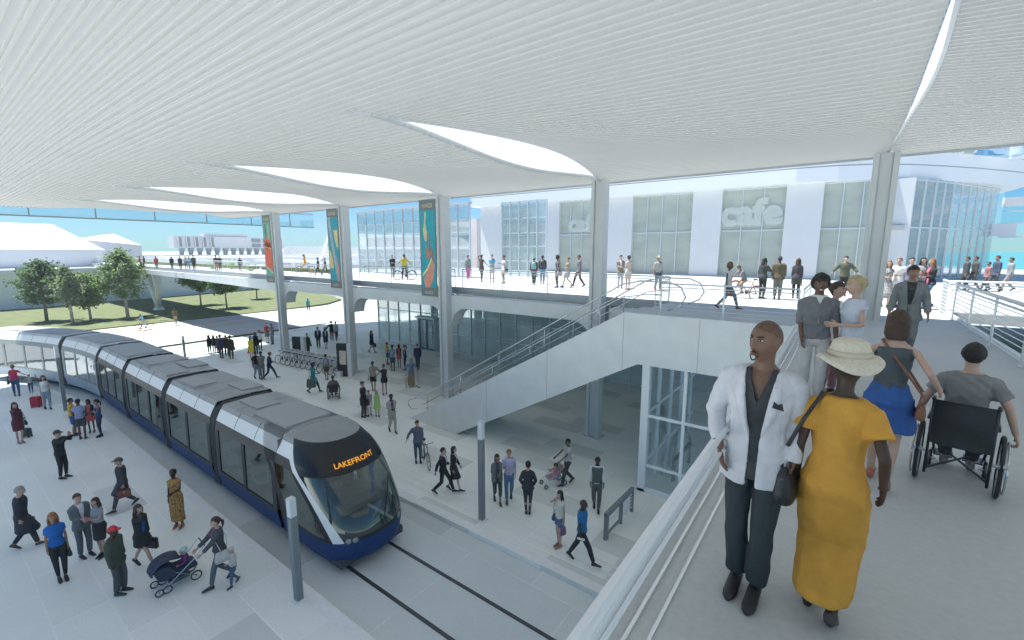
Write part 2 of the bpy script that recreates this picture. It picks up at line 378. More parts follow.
# ---------------------------------------------------------------- upper deck
DZ=6.4
g=MB()
g.prism([(-130,19.3),(-5.9,19.3),(-5.9,14.75),(-.98,14.75),(-.98,22),(-.98,22.0),(2.98,22.0),(40,22.0),(40,41.5),(37,75),(6,75),(-33.5,75),(-33.5,41.5),(-42,41.5),(-52,26),(-130,26)],2,DZ-.35,DZ)
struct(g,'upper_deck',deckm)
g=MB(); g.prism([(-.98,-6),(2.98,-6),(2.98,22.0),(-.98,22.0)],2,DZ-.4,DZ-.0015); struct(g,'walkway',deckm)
g=MB(); g.box((-1.04,-6,DZ-.5),(-.985,14.7,DZ+.10)); g.box((2.985,-6,DZ-.5),(3.05,21.9,DZ+.08)); struct(g,'walkway_kerb',whitem)
# deck edge trim
g=MB(); g.box((-130,19.2,DZ-.16),(-5.95,19.297,DZ+.05)); struct(g,'deck_edge_trim',mat('edge_trim',(.34,.38,.41),.5))
# edge beams with rounded haunches between columns
def edge_beam(xa,xb,zb,lab):
    n=10; top=DZ-.36; r=1.05; pts=[(xa,top),(xb,top)]
    for i in range(n+1):
        a=i/n*PI/2; pts.append((xb-.03-r+r*math.cos(a)+.03*(i==0),zb-r+r*math.sin(a)))
    for i in range(n+1):
        a=PI/2+i/n*PI/2; pts.append((xa+.03+r+r*math.cos(a)-.03*(i==n),zb-r+r*math.sin(a)))
    g=MB(); g.prism(pts,1,18.35,19.22); o=g.build('edge_beam',conc)
    tag(o,lab,'beam','haunched edge beams under the deck')
xs=COLX
edge_beam(xs[0]+.3,xs[1]-.3,DZ-1.05,'pale edge beam with rounded corners between the two farthest columns')
edge_beam(xs[1]+.3,xs[2]-.3,DZ-1.05,'pale rounded edge beam above the glass lobby between the two blue banners')
edge_beam(xs[2]+.3,xs[3]-.3,DZ-1.05,'pale rounded edge beam behind the stairs, right of the salmon figure banner')
g=MB(); g.prism([(-100,DZ-.36),(xs[0]-.47,DZ-.36),(xs[0]-.47,DZ-1.35),(-60,DZ-1.0),(-100,DZ-.7)],1,18.9,19.3); tag(g.build('bridge_girder',conc),'long tapering girder under the footbridge to the left of the columns','girder')
g=MB(); g.box((xs[3]+.5,18.4,DZ-1.3),(-.98,19.2,DZ-.36)); tag(g.build('edge_beam',conc),'straight edge beam hidden behind the landing at the top of the stairs','beam')
# V shaped support
r=empty('bridge_support',(-80,21.5,0),0,'pale V shaped support carrying the footbridge over the lawn','support')
for dx in (-3.2,3.2):
    g=MB(); g.tube([(0,0,-.2),(dx*.75,-.4,5.75)],[.28,.42],12); g.build('leg',whitem,r,smooth=True)
g=MB(); g.ell((0,0,0),(.7,.7,.5)); g.build('foot',whitem,r,smooth=True)
# ---------------------------------------------------------------- stairs
SY0,SY1=14.75,17.35
r=empty('staircase',(-17.4,SY0,0),0,'wide pale staircase climbing from the plaza to the upper landing','stairs')
ox=-17.4
def rel(p): return [(a-ox,b) for a,b in p]
side=rel([(-17.4,0.0),(-14.1,0.0),(-5.45,4.72),(-1.0,4.72),(-1.0,6.47),(-6.0,6.47)])
g=MB(); g.prism(side,1,-.14,.0); g.build('side_wall',conc,r)
g=MB(); g.prism(rel([(-17.2,0.0),(-14.1,0),(-5.45,4.72),(-5.45,6.3),(-6.0,6.3)]),1,2.46,2.6); g.build('side_wall',conc,r)
ns=38; g=MB()
for i in range(ns):
    x0=-16.9+i*(10.9/ns); z=(i+1)*6.38/ns
    g.box((x0-ox,.01,max(0,z-.34)),(x0+10.9/ns+.03-ox,2.45,z))
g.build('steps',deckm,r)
g=MB(); g.prism(rel([(-14.0,0.05),(-5.4,4.75),(-5.4,4.95),(-14.4,.05)]),1,.01,2.45); g.box((-5.5-ox,.01,4.74),(-1-ox,4.5,4.98)); g.build('soffit',conc,r)
def rail_run(g,y,r0=.026):
    pts=[(-17.1,.95),(-6.1,7.42)]
    loop=[(-17.1,y,.55),(-17.5,y,.42),(-17.75,y,.6),(-17.7,y,.85),(-17.4,y,.98),(-16.9,y,1.12)]
    top=[(-6.2,y,7.42),(-5.6,y,7.55),(-4.6,y,7.56),(-4.2,y,7.4),(-4.05,y,7.1),(-4.2,y,6.8),(-4.6,y,6.62)]
    mid=[(-16.9+ (10.7)*i/6,y,1.12+6.3*i/6) for i in range(1,6)]
    g.tube([(p[0]-ox,p[1]-SY0,p[2]) for p in loop+mid+top],r0,8)
    lo=[(-16.6,y,.85)]+[(-16.6+10.4*i/6,y,.85+6.12*i/6) for i in range(1,7)]+[(-5.4,y,7.1),(-4.8,y,7.12)]
    g.tube([(p[0]-ox,p[1]-SY0,p[2]) for p in lo],r0*.8,6)
    for i in range(5):
        x=-16.3+i*2.3; z=(x+17.0)*.585
        g.tube([(x-ox,y-SY0,z+.1),(x-ox,y-SY0,z+1.02)],.018,6)
for y in (SY0+.12,SY1-.12):
    g=MB(); rail_run(g,y); g.build('handrail',chrome if y!=SY0+.12 else chrome,r,smooth=True)
g=MB()
for x in (-12.2,-9.1,-6.0,-3.5):
    zt=6.47 if x>-6.1 else 6.47*(x+17.4)/11.4; zb=0 if x<-14.1 else (4.72 if x>-5.45 else 4.72*(x+14.1)/8.65)
    g.box((x-.008-ox,-.1425,zb+.02),(x+.008-ox,-.1395,zt-.03))
g.build('panel_joints',mat('joint_line',(.33,.36,.38),.7),r)
# ---------------------------------------------------------------- railings
railp=mat('railing_paint',(.68,.72,.74),.35,metal=.15)
def railing(p0,p1,lab,post=2.4,h=1.07,nc=6,cable=.008,rt=.028,z=DZ,glassp=False,lean=0,pw=.05,grp='railings round the upper level'):
    p0=Vector((*p0,z));p1=Vector((*p1,z)); L=(p1-p0).length; d=(p1-p0)/L
    r=empty('railing',p0,math.atan2(d.y,d.x),lab,'railing',grp)
    n=max(1,round(L/post))
    g=MB(); g.tube([(0,lean,h),(L,lean,h)],rt,8); g.tube([(0,lean,h-.12),(L,lean,h-.12)],rt*.6,8); g.build('top_rail',railp,r,smooth=True)
    for i in range(n+1):
        g=MB(); g.bar((L*i/n,0,0),(L*i/n,lean,h),pw,.022) ; g.cbox((L*i/n,0,.012),(.12,.1,.02)); g.build('post',railp,r)
    g=MB()
    for k in range(nc):
        zz=.1+k*(h-.3)/(nc-1); g.tube([(0,lean*zz/h,zz),(L,lean*zz/h,zz)],cable,5)
    g.build('cables',railp,r)
    if glassp:
        g=MB(); g.add([(0,.02,.06),(L,.02,.06),(L,lean+.02,h-.06),(0,lean+.02,h-.06)],[(0,1,2,3)]); g.build('glass_panel',gl_rail,r)
    return r
railing((-.94,-3.0),(-.94,14.6),'long inward leaning cable railing along the left edge of the near walkway',post=3.3,glassp=False,lean=-.42,rt=.017,cable=.0045,pw=.026)
g=MB(); g.box((-.715,-6,DZ+.001),(-.695,14.7,DZ+.015)); g.box((-.83,-6,DZ+.001),(-.81,14.7,DZ+.02)); struct(g,'walkway_edge_strip',mat('edge_steel',(.85,.87,.88),.25,metal=.3))
railing((-5.0,15.35),(-1.0,15.35),'white railing across the landing edge above the big grey stair wall',post=1.9,nc=7,rt=.026)
railing((-.9,15.5),(-.9,21.5),'short railing beyond the landing at the left of the grinning man',post=3,nc=6)
railing((2.85,10.0),(2.85,21.9),'thick posted cable railing on the right of the walkway beside the wheelchair user',post=2.4,nc=8,pw=.16,rt=.045,cable=.012,h=1.15)
railing((2.85,2.0),(2.85,9.9),'cable railing on the near right edge of the walkway, outside the picture edge',post=2.4,nc=8,pw=.16,rt=.045,cable=.012,h=1.15)
railing((2.95,22.1),(24,22.1),'cable railing running right beyond the walkway in front of the strollers',post=3,nc=8,rt=.04,h=1.1,cable=.012,pw=.12)
railing((-5.9,17.45),(-5.9,19.2),'stub of railing at the stair head',post=1.7,nc=5)
def deck_rail(x0,x1,lab): railing((x0,19.45),(x1,19.45),lab,post=3.1,nc=5,rt=.028,cable=.008,pw=.045)
deck_rail(-8.9,-6.0,'short deck railing just right of the column by the stair head')
deck_rail(-18.0,-9.2,'deck railing between the salmon figure banner and the stair column')
deck_rail(-27.4,-18.6,'deck railing in front of the yellow shirted cyclist')
deck_rail(-36.8,-28.0,'deck railing between the two farthest columns')
deck_rail(-100,-37.5,'long railing of the footbridge left of the farthest column')
# strip wall (low) on plaza
tag((lambda g:(g.box((-3.95,-2,0),(-3.55,14.7,.32)),g)[1])(MB()).build('low_wall',mat('pale_capping',(.68,.72,.73),.5),bevel=.01),'low pale capping wall running below the walkway edge','wall')
tag((lambda g:(g.box((-2.1,-2,0.0),(-1.95,14.7,.9)),g)[1])(MB()).build('low_wall',conc),'second low pale wall tucked under the walkway','wall')
# glass enclosure beneath landing
r=empty('glass_enclosure',(-5.25,14.95,0),0,'white framed glass enclosure under the landing','glass enclosure')
H=4.72; Wd=6.5
frm=mat('white_frame',(.74,.78,.80),.4)
g=MB()
g.box((-.1,-.1,0),(.16,.16,H))
for x in (1.35,2.7,4.05,5.4): g.box((x-.05,-.05,0),(x+.05,.08,H))
for z in (.12,1.0,2.85): g.box((.1,-.04,z-.05),(Wd,.06,z+.05))
g.box((-.1,-.1,0),(Wd,.1,.1)); g.build('frame',frm,r)
g=MB()
for y in (1.5,3.0,4.5,6.0): g.box((-.05,y-.05,0),(.07,y+.05,H))
for z in (1.0,2.85): g.box((-.03,.1,z-.05),(.05,6.5,z+.05))
g.build('frame',frm,r)
g=MB(); g.box((.1,.0,.1),(Wd,.015,H)); g.build('pane',gl_clear,r)
g=MB(); g.box((.0,.1,.1),(.015,6.5,H)); g.build('pane',gl_clear,r)
# barriers
def barrier(x,y,rz,lab,L=1.95):
    r=empty('bike_barrier',(x,y,0),rz,lab,'barrier','dark grey metal barriers'); dg=mat('barrier_grey',(.20,.225,.24),.45)
    g=MB()
    g.box((0,-.05,0),(.14,.05,.86)); g.box((L*.55-.04,-.05,0),(L*.55+.04,.05,.74)); g.box((L-.06,-.05,0),(L,.05,.86)); g.box((0,-.055,.74),(L,.055,.87))
    g.box((.14,-.03,.12),(L*.55,.03,.18)); g.build('frame',dg,r)
    g=MB()
    for i in range(5): g.box((L*.55+.04,-.012,.18+i*.11),(L-.06,.012,.2+i*.11))
    g.build('slats',railp,r)
barrier(-5.05,11.5,R(88),'dark grey metal barrier standing on the plaza in front of the glass')
barrier(-4.5,16.2,R(88),'dark grey metal barrier seen through the glass under the landing')
# lower lobby glazing Y=26.9
def curtain(name,lab,x0,x1,y,z0,z1,step,hz,thick=.07,gm=None,back=True,grp=None):
    r=empty(name,(x0,y,z0),0,lab,'glass wall',grp); L=x1-x0;H=z1-z0
    g=MB(); n=round(L/step)
    for i in range(n+1): g.box((L*i/n-thick/2,-.09,0),(L*i/n+thick/2,.05,H))
    g.build('mullions',mull,r)
    g=MB()
    for z in hz: g.box((0,-.05,z-.04),(L,.03,z+.04))
    g.build('transoms',mull,r)
    g=MB(); g.box((0,-.012,.05),(L,.0,H)); g.build('glass_panes',gm or gl_clear,r)
    return r
curtain('lobby_glass','tall glass wall of the ground floor lobby under the deck',-36,-9,26.9,0,DZ-.36,1.5,(.1,1.6,3.1,4.6,5.9),gm=glass('lobby_glass_mat',(.88,.95,.94),.10,diffuse_fill=.35,fcol=(.82,.92,.90)))  # pale fill in the glass stands for brightness of the lobby
r=curtain('upper_glass','tall glass screen of the upper hall behind the yellow shirted cyclist',-38.6,-24,26.9,DZ,12.15,1.35,(.12,1.3,2.5,3.6,4.6,5.65),gm=glass('upper_glass_mat',(.88,.94,.95),.10,diffuse_fill=.22,fcol=(.55,.6,.6)),thick=.09)
g=MB(); g.box((1.2,.06,2.55),(14.4,.2,3.35)); g.build('spandrel',mat('spandrel_grey',(.40,.44,.45),.5),r)
g=MB(); g.box((0,-.2,5.75),(14.6,.3,5.95)); g.build('head_rail',mull,r)
curtain('side_glass','glass return of the upper hall in front of the white piers',-24,-24+.01+4.5,31,DZ,12.6,.9,(1.3,2.5,3.6,4.8,6.1),gm=glass('upper_glass_mat',(.88,.94,.95),.10,diffuse_fill=.22,fcol=(.55,.6,.6)),thick=.08)
# lobby interior
g=MB(); g.box((-33,39,0),(-4,39.2,DZ-.4)); tag(g.build('lobby_wall',mat('lobby_wall_mat',(.80,.84,.80),.7,noise=.1,nscale=.3)),'pale inner wall seen through the lobby glass','wall')
for i,x in enumerate((-31,-25.5,-19.5,-14)):
    g=MB(); g.tube([(0,0,0),(0,0,DZ-.36)],.35,20); o=g.build('lobby_column',conc,loc=(x,29.5,0),smooth=True)
    tag(o,['round lobby column nearest the lobby doors','round lobby column second from the lobby doors, behind the glass','round lobby column behind the stair handrails','round lobby column behind the top of the stair wall'][i],'column','round columns inside the lobby')
# revolving door box
r=empty('lobby_door',(-29.6,26.3,0),0,'glazed double doors of the ground floor lobby','door')
g=MB(); g.box((-.1,-.1,0),(0,.5,2.75)); g.box((1.9,-.1,0),(2.0,.5,2.75)); g.box((-.25,-.25,2.75),(2.15,.55,2.9)); g.build('frame',mull,r)
for x in (.02,.98):
    g=MB(); 
    for a,b in (((x,0,0),(x+.08,.06,2.7)),((x+.82,0,0),(x+.9,.06,2.7)),((x+.08,0,0),(x+.82,.06,.15)),((x+.08,0,2.6),(x+.82,.06,2.7))): g.box(a,b)
    l=g.build('door_leaf',dgrey,r); g=MB(); g.box((x+.08,.02,.15),(x+.82,.035,2.6)); g.build('pane',gl_clear,l)
    g=MB(); g.box((x+(.74 if x<.5 else .12),-.05,.95),(x+(.77 if x<.5 else .15),-.02,1.5)); g.build('handle',chrome,l)
# ---------------------------------------------------------------- museum / cafe building
FY=40.5; ZH=13.45
r=empty('cafe_building',(0,FY,DZ),0,'white museum building with cafe glass, wide piers and a curving white fascia','building')
h=ZH-DZ
piers=[(-34.5,-31.2),(-26.5,-24),(-19.0,-16.2),(-10.9,-8.6),(-4.1,-1.75),(1.7,3.3)]
for a,b in piers:
    g=MB(); yo=1.0 if a>0 else 0; g.box((a,yo,0),(b,.7+yo,h)); g.build('pier',white,r)
glz=[(-31.2,-26.5),(-24,-19),(-16.2,-10.9),(-8.6,-4.1),(-1.75,1.7)]
for a,b in glz:
    g=MB(); g.box((a,.32,0),(b,.335,h)); w_=g.build('window',gl_fac,r)
    g=MB(); n=max(2,round((b-a)/1.35))
    for i in range(1,n): x=a+(b-a)*i/n; g.box((x-.035,.22,0),(x+.035,.42,h))
    for z in (3.75,.06,h-.06): g.box((a,.25,z-.045),(b,.4,z+.045))
    g.build('window_frame',mull,w_)
# curved part
cur=[(3.3,41.9),(4.6,43.8),(5.8,46.0),(7.0,48.3),(8.2,50.7),(9.4,53.2)]
g=MB(); f=MB(); 
for i in range(len(cur)-1):
    a,b=cur[i],cur[i+1]
    g.add([(a[0],a[1]-FY,0),(b[0],b[1]-FY,0),(b[0],b[1]-FY,h),(a[0],a[1]-FY,h)],[(0,1,2,3)])
    for t in (0,.5):
        p=(a[0]+(b[0]-a[0])*t,a[1]+(b[1]-a[1])*t-FY); f.box((p[0]-.06,p[1]-.1,0),(p[0]+.06,p[1]+.1,h))
    for z in (.1,3.75,h-.1): f.bar((a[0],a[1]-FY,z),(b[0],b[1]-FY,z),.12,.1)
w_=g.build('curved_window',glass('corner_glass',(.82,.9,.92),.07,rcol=(.8,.85,.87),diffuse_fill=.35,fcol=(.55,.6,.61)),r); f.build('window_frame',mull,w_)
g=MB()
for i in range(len(cur)-1):
    a,b=cur[i],cur[i+1]; g.add([(a[0]-2.6,a[1]-FY+1.2,0),(b[0]-2.6,b[1]-FY+1.2,0),(b[0]-2.6,b[1]-FY+1.2,h),(a[0]-2.6,a[1]-FY+1.2,h)],[(0,1,2,3)])
g.build('inner_partition',mat('partition_grey',(.50,.53,.53),.7),r)
g=MB(); g.box((8.9,12.3,3.3),(10.6,13.2,4.3)); g.build('window_panel',whitem,r)
# fascia in plan
fo=[(-35.2,39.6),(-20,39.5),(-8,39.45),(-3.5,39.5),(-1,39.9),(1,40.8),(3,42.4),(5,44.6),(7.2,47.4),(9.3,50.4),(10.6,52.4)]
def fascia(z0,z1,inset,nm,m):
    g=MB(); n=len(fo); vs=[]
    for x,y in fo: vs+=[(x-inset*.3 if x>3 else x,y-FY+inset,z0-DZ),(x-inset*.3 if x>3 else x,y-FY+inset,z1-DZ)]
    vs+=[(10.0,60-FY,z0-DZ),(10.0,60-FY,z1-DZ),(-35.2,60-FY,z0-DZ),(-35.2,60-FY,z1-DZ)]; n+=2
    fs=[(2*i,2*i+2,2*i+3,2*i+1) for i in range(n-1)]+[(2*(n-1),0,1,2*(n-1)+1),tuple(2*i for i in range(n))[::-1],tuple(2*i+1 for i in range(n))]
    g.add(vs,fs); g.build(nm,m,r)
fascia(ZH,14.42,0,'fascia',whitem); fascia(14.42,14.50,.06,'fascia_joint',mat('joint_grey',(.35,.38,.4),.6)); fascia(14.50,15.35,.0,'fascia',whitem)
# storey above
g=MB(); g.box((-30,5,15.35-DZ),(4.0,9,17.5-DZ)); g.build('upper_storey',white,r)
g=MB(); g.box((4.0,5.2,15.35-DZ),(6.6,9,18.2-DZ)); w_=g.build('upper_window',gl_fac,r)
g=MB()
for x in (4.0,4.65,5.3,5.95,6.6): g.box((x-.05,5.1,15.35-DZ),(x+.05,5.2,18.2-DZ))
g.build('window_frame',mull,w_)
g=MB(); g.tube([(8.0,8.2,15.35-DZ),(8.0,8.2,17.0-DZ)],1.5,24); g.build('roof_lantern',gl_blue,r,smooth=True)
g=MB(); g.tube([(8.0,8.2,17.0-DZ),(8.0,8.2,17.2-DZ)],1.8,24); g.build('lantern_cap',whitem,r)
# interior: back wall, floor, ceiling band, inner columns
inn=mat('cafe_interior_wall',(.62,.64,.56),.8,noise=.25,nscale=.5)
g=MB(); g.box((-31.2,6.8,0),(3.0,7.0,h)); g.build('inner_wall',inn,r)
g=MB(); g.box((-31.2,.8,3.55),(3.0,6.8,3.9)); g.build('inner_floor',mat('inner_floor_mat',(.5,.52,.5),.7),r)
for x in (-28,-22,-14.6,-12,-7.4,-5,-.2):
    g=MB(); g.tube([(x,3,0),(x,3,h)],.28,14); g.build('inner_column',conc,r,smooth=True)
for x,y,w1 in ((-22.5,4,2),(-13.5,4.5,2.4),(-6.3,4,2.2),(-.6,4.2,1.5)):
    g=MB(); g.box((x-w1/2,y,0),(x+w1/2,y+.5,1.05)); g.box((x-w1/2-.05,y-.06,1.05),(x+w1/2+.05,y+.56,1.1)); g.build('cafe_counter',mat('counter',(.55,.53,.45),.6),r)
    g=MB(); g.box((x-w1/2,6.6,1.6),(x+w1/2,6.78,2.9)); g.build('menu_board',mat('menu_board_mat',(.30,.33,.28),.6,noise=.5,nscale=2.5),r)
# lettering on glass
letm=mat('cafe_letters',(.80,.84,.80),.5,alpha=.5)
def sign(cx,z,size,lab,m=letm,sx=1.0):
    vs,fs=text_verts('cafe',size,.05*size); o=MB(); o.add([(v[0]*sx,0,v[1]) for v in vs],fs)
    q=o.build('cafe_lettering',m,r,loc=(cx,.16,z),fix=False); q['label']=lab
sign(-6.45,4.25,2.75,'large pale letters reading cafe on the third cafe window')
sign(-21.2,4.1,2.2,'pale letters reading cafe partly behind the stair column')
sign(-29.0,5.3,1.5,'faint reddish letters reading cafe on the leftmost window',mat('cafe_letters_red',(.62,.42,.38),.5,alpha=.35),.9)
# far frame building at right
r=empty('glass_hall',(11,60,0),0,'distant pale building with long horizontal glazing bars at the right edge','building')
g=MB(); g.box((0,0,16.6),(30,1,19.5)); g.box((0,0,12.5),(30,.6,13.3)); g.build('beam',white,r)
g=MB()
for z in (9.7,10.9,12.0,14.9,16.0): g.box((0,-.1,z),(30,.1,z+.13))
g.build('glazing_bars',mull,r); g=MB(); g.box((0,.12,11),(30,.14,16.6)); g.build('glass_panes',gl_blue,r)
for x in (6,15,24):
    g=MB(); g.box((x,.2,DZ),(x+.4,.6,16.6)); g.build('mullion_post',white,r)
# ---------------------------------------------------------------- background buildings
WX=-98
# retaining wall behind the lawn
def wall_box(name,lab,a,b,m=white,cat='building'):
    g=MB(); g.box(a,b); return tag(g.build(name,m),lab,cat)
wm=mat('pale_grey_wall',(.78,.80,.79),.7,noise=.04,nscale=.2)
tag((lambda g:(g.prism([(-98,-60),(-98,12),(-100,19),(-100.5,26),(-106,49.5),(-108,49.5),(-108,-60)],2,-.3,5.2),g)[1])(MB()).build('retaining_wall',wm),'long pale wall behind the trees at the back of the lawn','wall')
tag((lambda g:(g.prism([(-97.2,-60),(-97.2,12),(-99.2,19),(-130,19),(-130,-60)],2,5.2,5.75),g)[1])(MB()).build('wall_coping',mat('coping_white',(.78,.81,.83),.6)),'white coping ledge on top of the long pale wall','ledge')
# white hall with hipped roof
r=empty('white_hall',(-104,-20,5.7),0,'large plain white hall with a sloping roof at far left','building')
x0=0;x1=-40
g=MB(); g.add([(0,-50,0),(0,40,0),(-8,43,0),(-40,43,0),(-40,-50,0),(0,-50,3.2),(0,40,3.0),(-8,43,2.9),(-40,43,2.9),(-40,-50,3.2)],[(0,1,6,5),(1,2,7,6),(2,3,8,7),(3,4,9,8),(4,0,5,9)]); g.build('wall',white,r)
g=MB(); g.add([(0,-50,3.2),(0,40,3.0),(-8,43,2.9),(-40,43,2.9),(-40,-50,3.2),(-12,-50,7.8),(-12,37,7.5),(-30,37,7.5),(-30,-50,7.8)],[(0,1,6,5),(1,2,6),(2,3,7,6),(3,4,8,7),(5,6,7,8)]); g.build('roof',mat('roof_white',(.80,.82,.86),.6),r)
r=empty('white_shed',(-120,36,4),0,'smaller white building with a faceted roof beside the large white hall','building')
g=MB(); g.add([(0,-14,0),(0,-5.5,0),(-20,-3,0),(-20,-14,0),(0,-14,6.6),(0,-5.5,5.6),(-20,-3,5.6),(-20,-14,6.6)],[(0,1,5,4),(1,2,6,5),(2,3,7,6),(3,0,4,7)]); g.build('wall',white,r)
g=MB(); g.add([(0,-14,6.6),(0,-5.5,5.6),(-20,-3,5.6),(-20,-14,6.6),(-3,-11,7.6),(-3,-9,7.9)],[(0,1,5,4),(1,2,5),(2,3,4,5),(3,0,4)]); g.build('roof',mat('roof_white',(.80,.82,.86),.6),r)
wall_box('terrace_building','long low pale building behind the footbridge walkers',(-175,48,-.2),(-135,130,6.6),wm)
# distant cantilever museum
r=empty('concrete_museum',(-180,71,0),0,'distant pale concrete building raised on stilts with recessed dark windows','building')
cm=mat('far_concrete',(.58,.60,.63),.8,noise=.05,nscale=.1); dm=mat('far_window',(.18,.20,.23),.4)
g=MB(); g.box((-5,-16.5,9.3),(0,20,13.3)); g.build('wall',cm,r)
g=MB(); g.box((-5,-7,13.3),(-1,7,14.5)); g.build('roof_storey',cm,r)
for i in range(5):
    g=MB(); g.box((.0,-15.3+i*2.4,9.7),(.12,-14.2+i*2.4,12.9)); g.build('window',dm,r)
    g=MB(); g.box((.12,-15.45+i*2.4,9.4),(.9,-15.3+i*2.4,13.2)); g.build('fin',cm,r)
for i in range(3):
    for j in range(2):
        g=MB(); g.box((0,8+i*4,9.6+j*1.8),(.15,11.2+i*4,11.0+j*1.8)); g.build('window',dm,r)
for i in range(13):
    y=-14+i*2.7; g=MB(); g.prism([(y-.5,9.3),(y+.9,9.3),(y+.3,7.0),(y-.3,7.0)],0,-3,-1); g.build('stilt',mat('far_concrete_dark',(.30,.32,.35),.8),r)
g=MB(); g.box((-24,-20,0),(2,24,7.0)); g.build('base',cm,r)
# low far structures along the horizon and cable stayed bridge
wall_box('far_terrace','low grey terrace wall behind the cable stayed mast',(-200,96,-.2),(-190,180,10.2),wm)
wall_box('far_terrace','white stepped terrace right of the far concrete building, below the cables',(-150,70,-.2),(-140,140,7.0),white)
wall_box('pinkish_tower','blank beige building seen between the second column and the glass hall',(-160,150,-.2),(-130,185,22),mat('beige_render',(.62,.56,.54),.8,noise=.08,nscale=.1))
r=empty('cable_bridge',(-97,60,0),0,'white leaning mast with fanned cables behind the second banner','footbridge')
bp=[Yp_ for Yp_ in ()]
g=MB(); g.tube([(-5.2,0,5.0),(3.4,0,19.5)],[.45,.22],12); g.build('mast',whitem,r,smooth=True)
g=MB()
for i in range(11):
    t=i/10; a=(-4.3+7.7*(.15+.85*t),0,6.5+13*(.15+.85*t)); g.tube([a,(-6-30*(.15+t*.85),2,6.6-.5*t)],.035,5)
g.build('cables',mat('cable_grey',(.35,.42,.48),.5),r)
g=MB(); g.box((-45,-1,5.4),(8,2,6.0)); g.build('bridge_deck',whitem,r)
# ---------------------------------------------------------------- trees and shrubs
bark=mat('bark',(.22,.19,.15),.9,noise=.3,nscale=8,bump=.5)
barkp=mat('bark_pale',(.50,.46,.40),.9,noise=.3,nscale=8,bump=.5)
def leafm(key,c):
    m=mat(key,c,.7,noise=.40,nscale=1.3); nt=m.node_tree; b=nt.nodes['Principled BSDF']; o=nt.nodes['Material Output']; x=nt.nodes.new('ShaderNodeMixShader'); x.inputs[0].default_value=.35
    t=nt.nodes.new('ShaderNodeBsdfTranslucent'); t.inputs[0].default_value=(c[0]*1.6,c[1]*1.9,c[2]*1.1,1)
    nt.links.new(b.outputs[0],x.inputs[1]); nt.links.new(t.outputs[0],x.inputs[2]); nt.links.new(x.outputs[0],o.inputs[0]); return m
lf=[leafm('leaves_deep',(.12,.175,.10)),leafm('leaves_mid',(.17,.23,.12)),leafm('leaves_grey',(.20,.235,.17)),leafm('leaves_pale',(.22,.27,.17))]
def tree(x,y,H,W,lm,bm_,lab,seed,cone=.5,dens=1.0,zc=.30):
    rg=random.Random(seed); r=empty('tree',(x,y,0),rg.random()*6,lab,'tree','young trees on the lawn')
    g=MB(); g.tube([(0,0,-.3),(.03,.02,H*.35),(-.04,.03,H*.65),(0,0,H*.93)],[H*.018+.05,H*.014+.03,.06,.02],8)
    tips=[]
    for i in range(34):
        t=zc+.62*(i/33); a=i*2.4+rg.random(); 
        prof=math.sin(PI*min(1,((t-zc)/(1-zc))**.62*.93+.12))**.8
        L=W*.5*prof*rg.uniform(.7,1.12); z0=H*t; e=(math.cos(a)*L,math.sin(a)*L,z0+L*rg.uniform(.25,.75))
        mid=(e[0]*.5,e[1]*.5,z0+(e[2]-z0)*.35)
        g.tube([(0,0,z0),mid,e],[.055,.035,.012],5); tips.append((mid,.5)); tips.append((e,.9)); tips.append(((e[0]*.75,e[1]*.75,(mid[2]+e[2])/2),.7))
    g.build('trunk',bm_,r,smooth=True)
    g=MB(); n=int(3600*dens); vs=[];fs=[]
    tips.append(((0,0,H*.95),.5))
    for k in range(n):
        c,s=rg.choice(tips); rr=W*.062*s+.10
        p=[c[q]+rg.gauss(0,rr)*(1 if q<2 else .75) for q in range(3)]
        a=rg.random()*6.28; b=rg.uniform(-.9,.9); L=rg.uniform(.20,.34)
        d=Vector((math.cos(a)*math.cos(b),math.sin(a)*math.cos(b),math.sin(b))); q=d.orthogonal().normalized()*L*.5; q.rotate(Matrix.Rotation(rg.random()*6.28,3,d)); d=d*L
        p=Vector(p); o=len(vs); vs+=[p-d*.5,p+q,p+d*.6,p-q]; fs.append((o,o+1,o+2,o+3))
    g.add(vs,fs); g.build('crown',lm,r,fix=False)
tx=[(47,321,7.6,4.4,0,bark,'dark green pointed tree, leftmost of the lawn'),(73,323,7.0,2.6,2,barkp,'thin greyish tree between the leftmost tree and the bushy one'),
 (91,320,5.8,4.0,1,barkp,'mid green bushy tree second in size left of the footbridge'),(128,317,8.8,5.0,1,barkp,'tallest bright green tree at the left end of the footbridge'),
 (201,305,5.2,4.6,3,barkp,'pale small tree under the footbridge, nearest the V support'),(227,308,5.2,4.6,1,barkp,'bright round tree under the footbridge beside the pale one'),
 (257,299,4.2,3.6,1,bark,'small short tree left of the farthest column')]
for i,(px,py,H,W,k,b,lab) in enumerate(tx):
    x,y,_=atZ(px,py,0); tree(x,y,H,W,lf[k],b,lab,i*7+3,dens=1.0 if k!=2 else .5,zc=.28 if i<4 else .42)
def shrub(x,y,z,W,H,lab,seed,n=260):
    rg=random.Random(seed); g=MB(); vs=[];fs=[]
    for s in range(9):
        a=rg.random()*6.28; L=W*.5*rg.random()**.5; top=(math.cos(a)*L,math.sin(a)*L,H*rg.uniform(.5,1))
        for k in range(n//9):
            t=rg.uniform(.1,1); p=Vector((top[0]*t+rg.gauss(0,.06),top[1]*t+rg.gauss(0,.06),top[2]*t)); d=Vector((rg.gauss(0,1),rg.gauss(0,1),rg.uniform(0,1))).normalized()*.13
            q=d.orthogonal().normalized()*.04; o=len(vs); vs+=[p,p+d*.5+q,p+d,p+d*.5-q]; fs.append((o,o+1,o+2,o+3))
    g.add(vs,fs); o=g.build('shrub',lf[1],loc=(x,y,z),fix=False); tag(o,lab,'shrub','shrubs planted on the footbridge terrace')
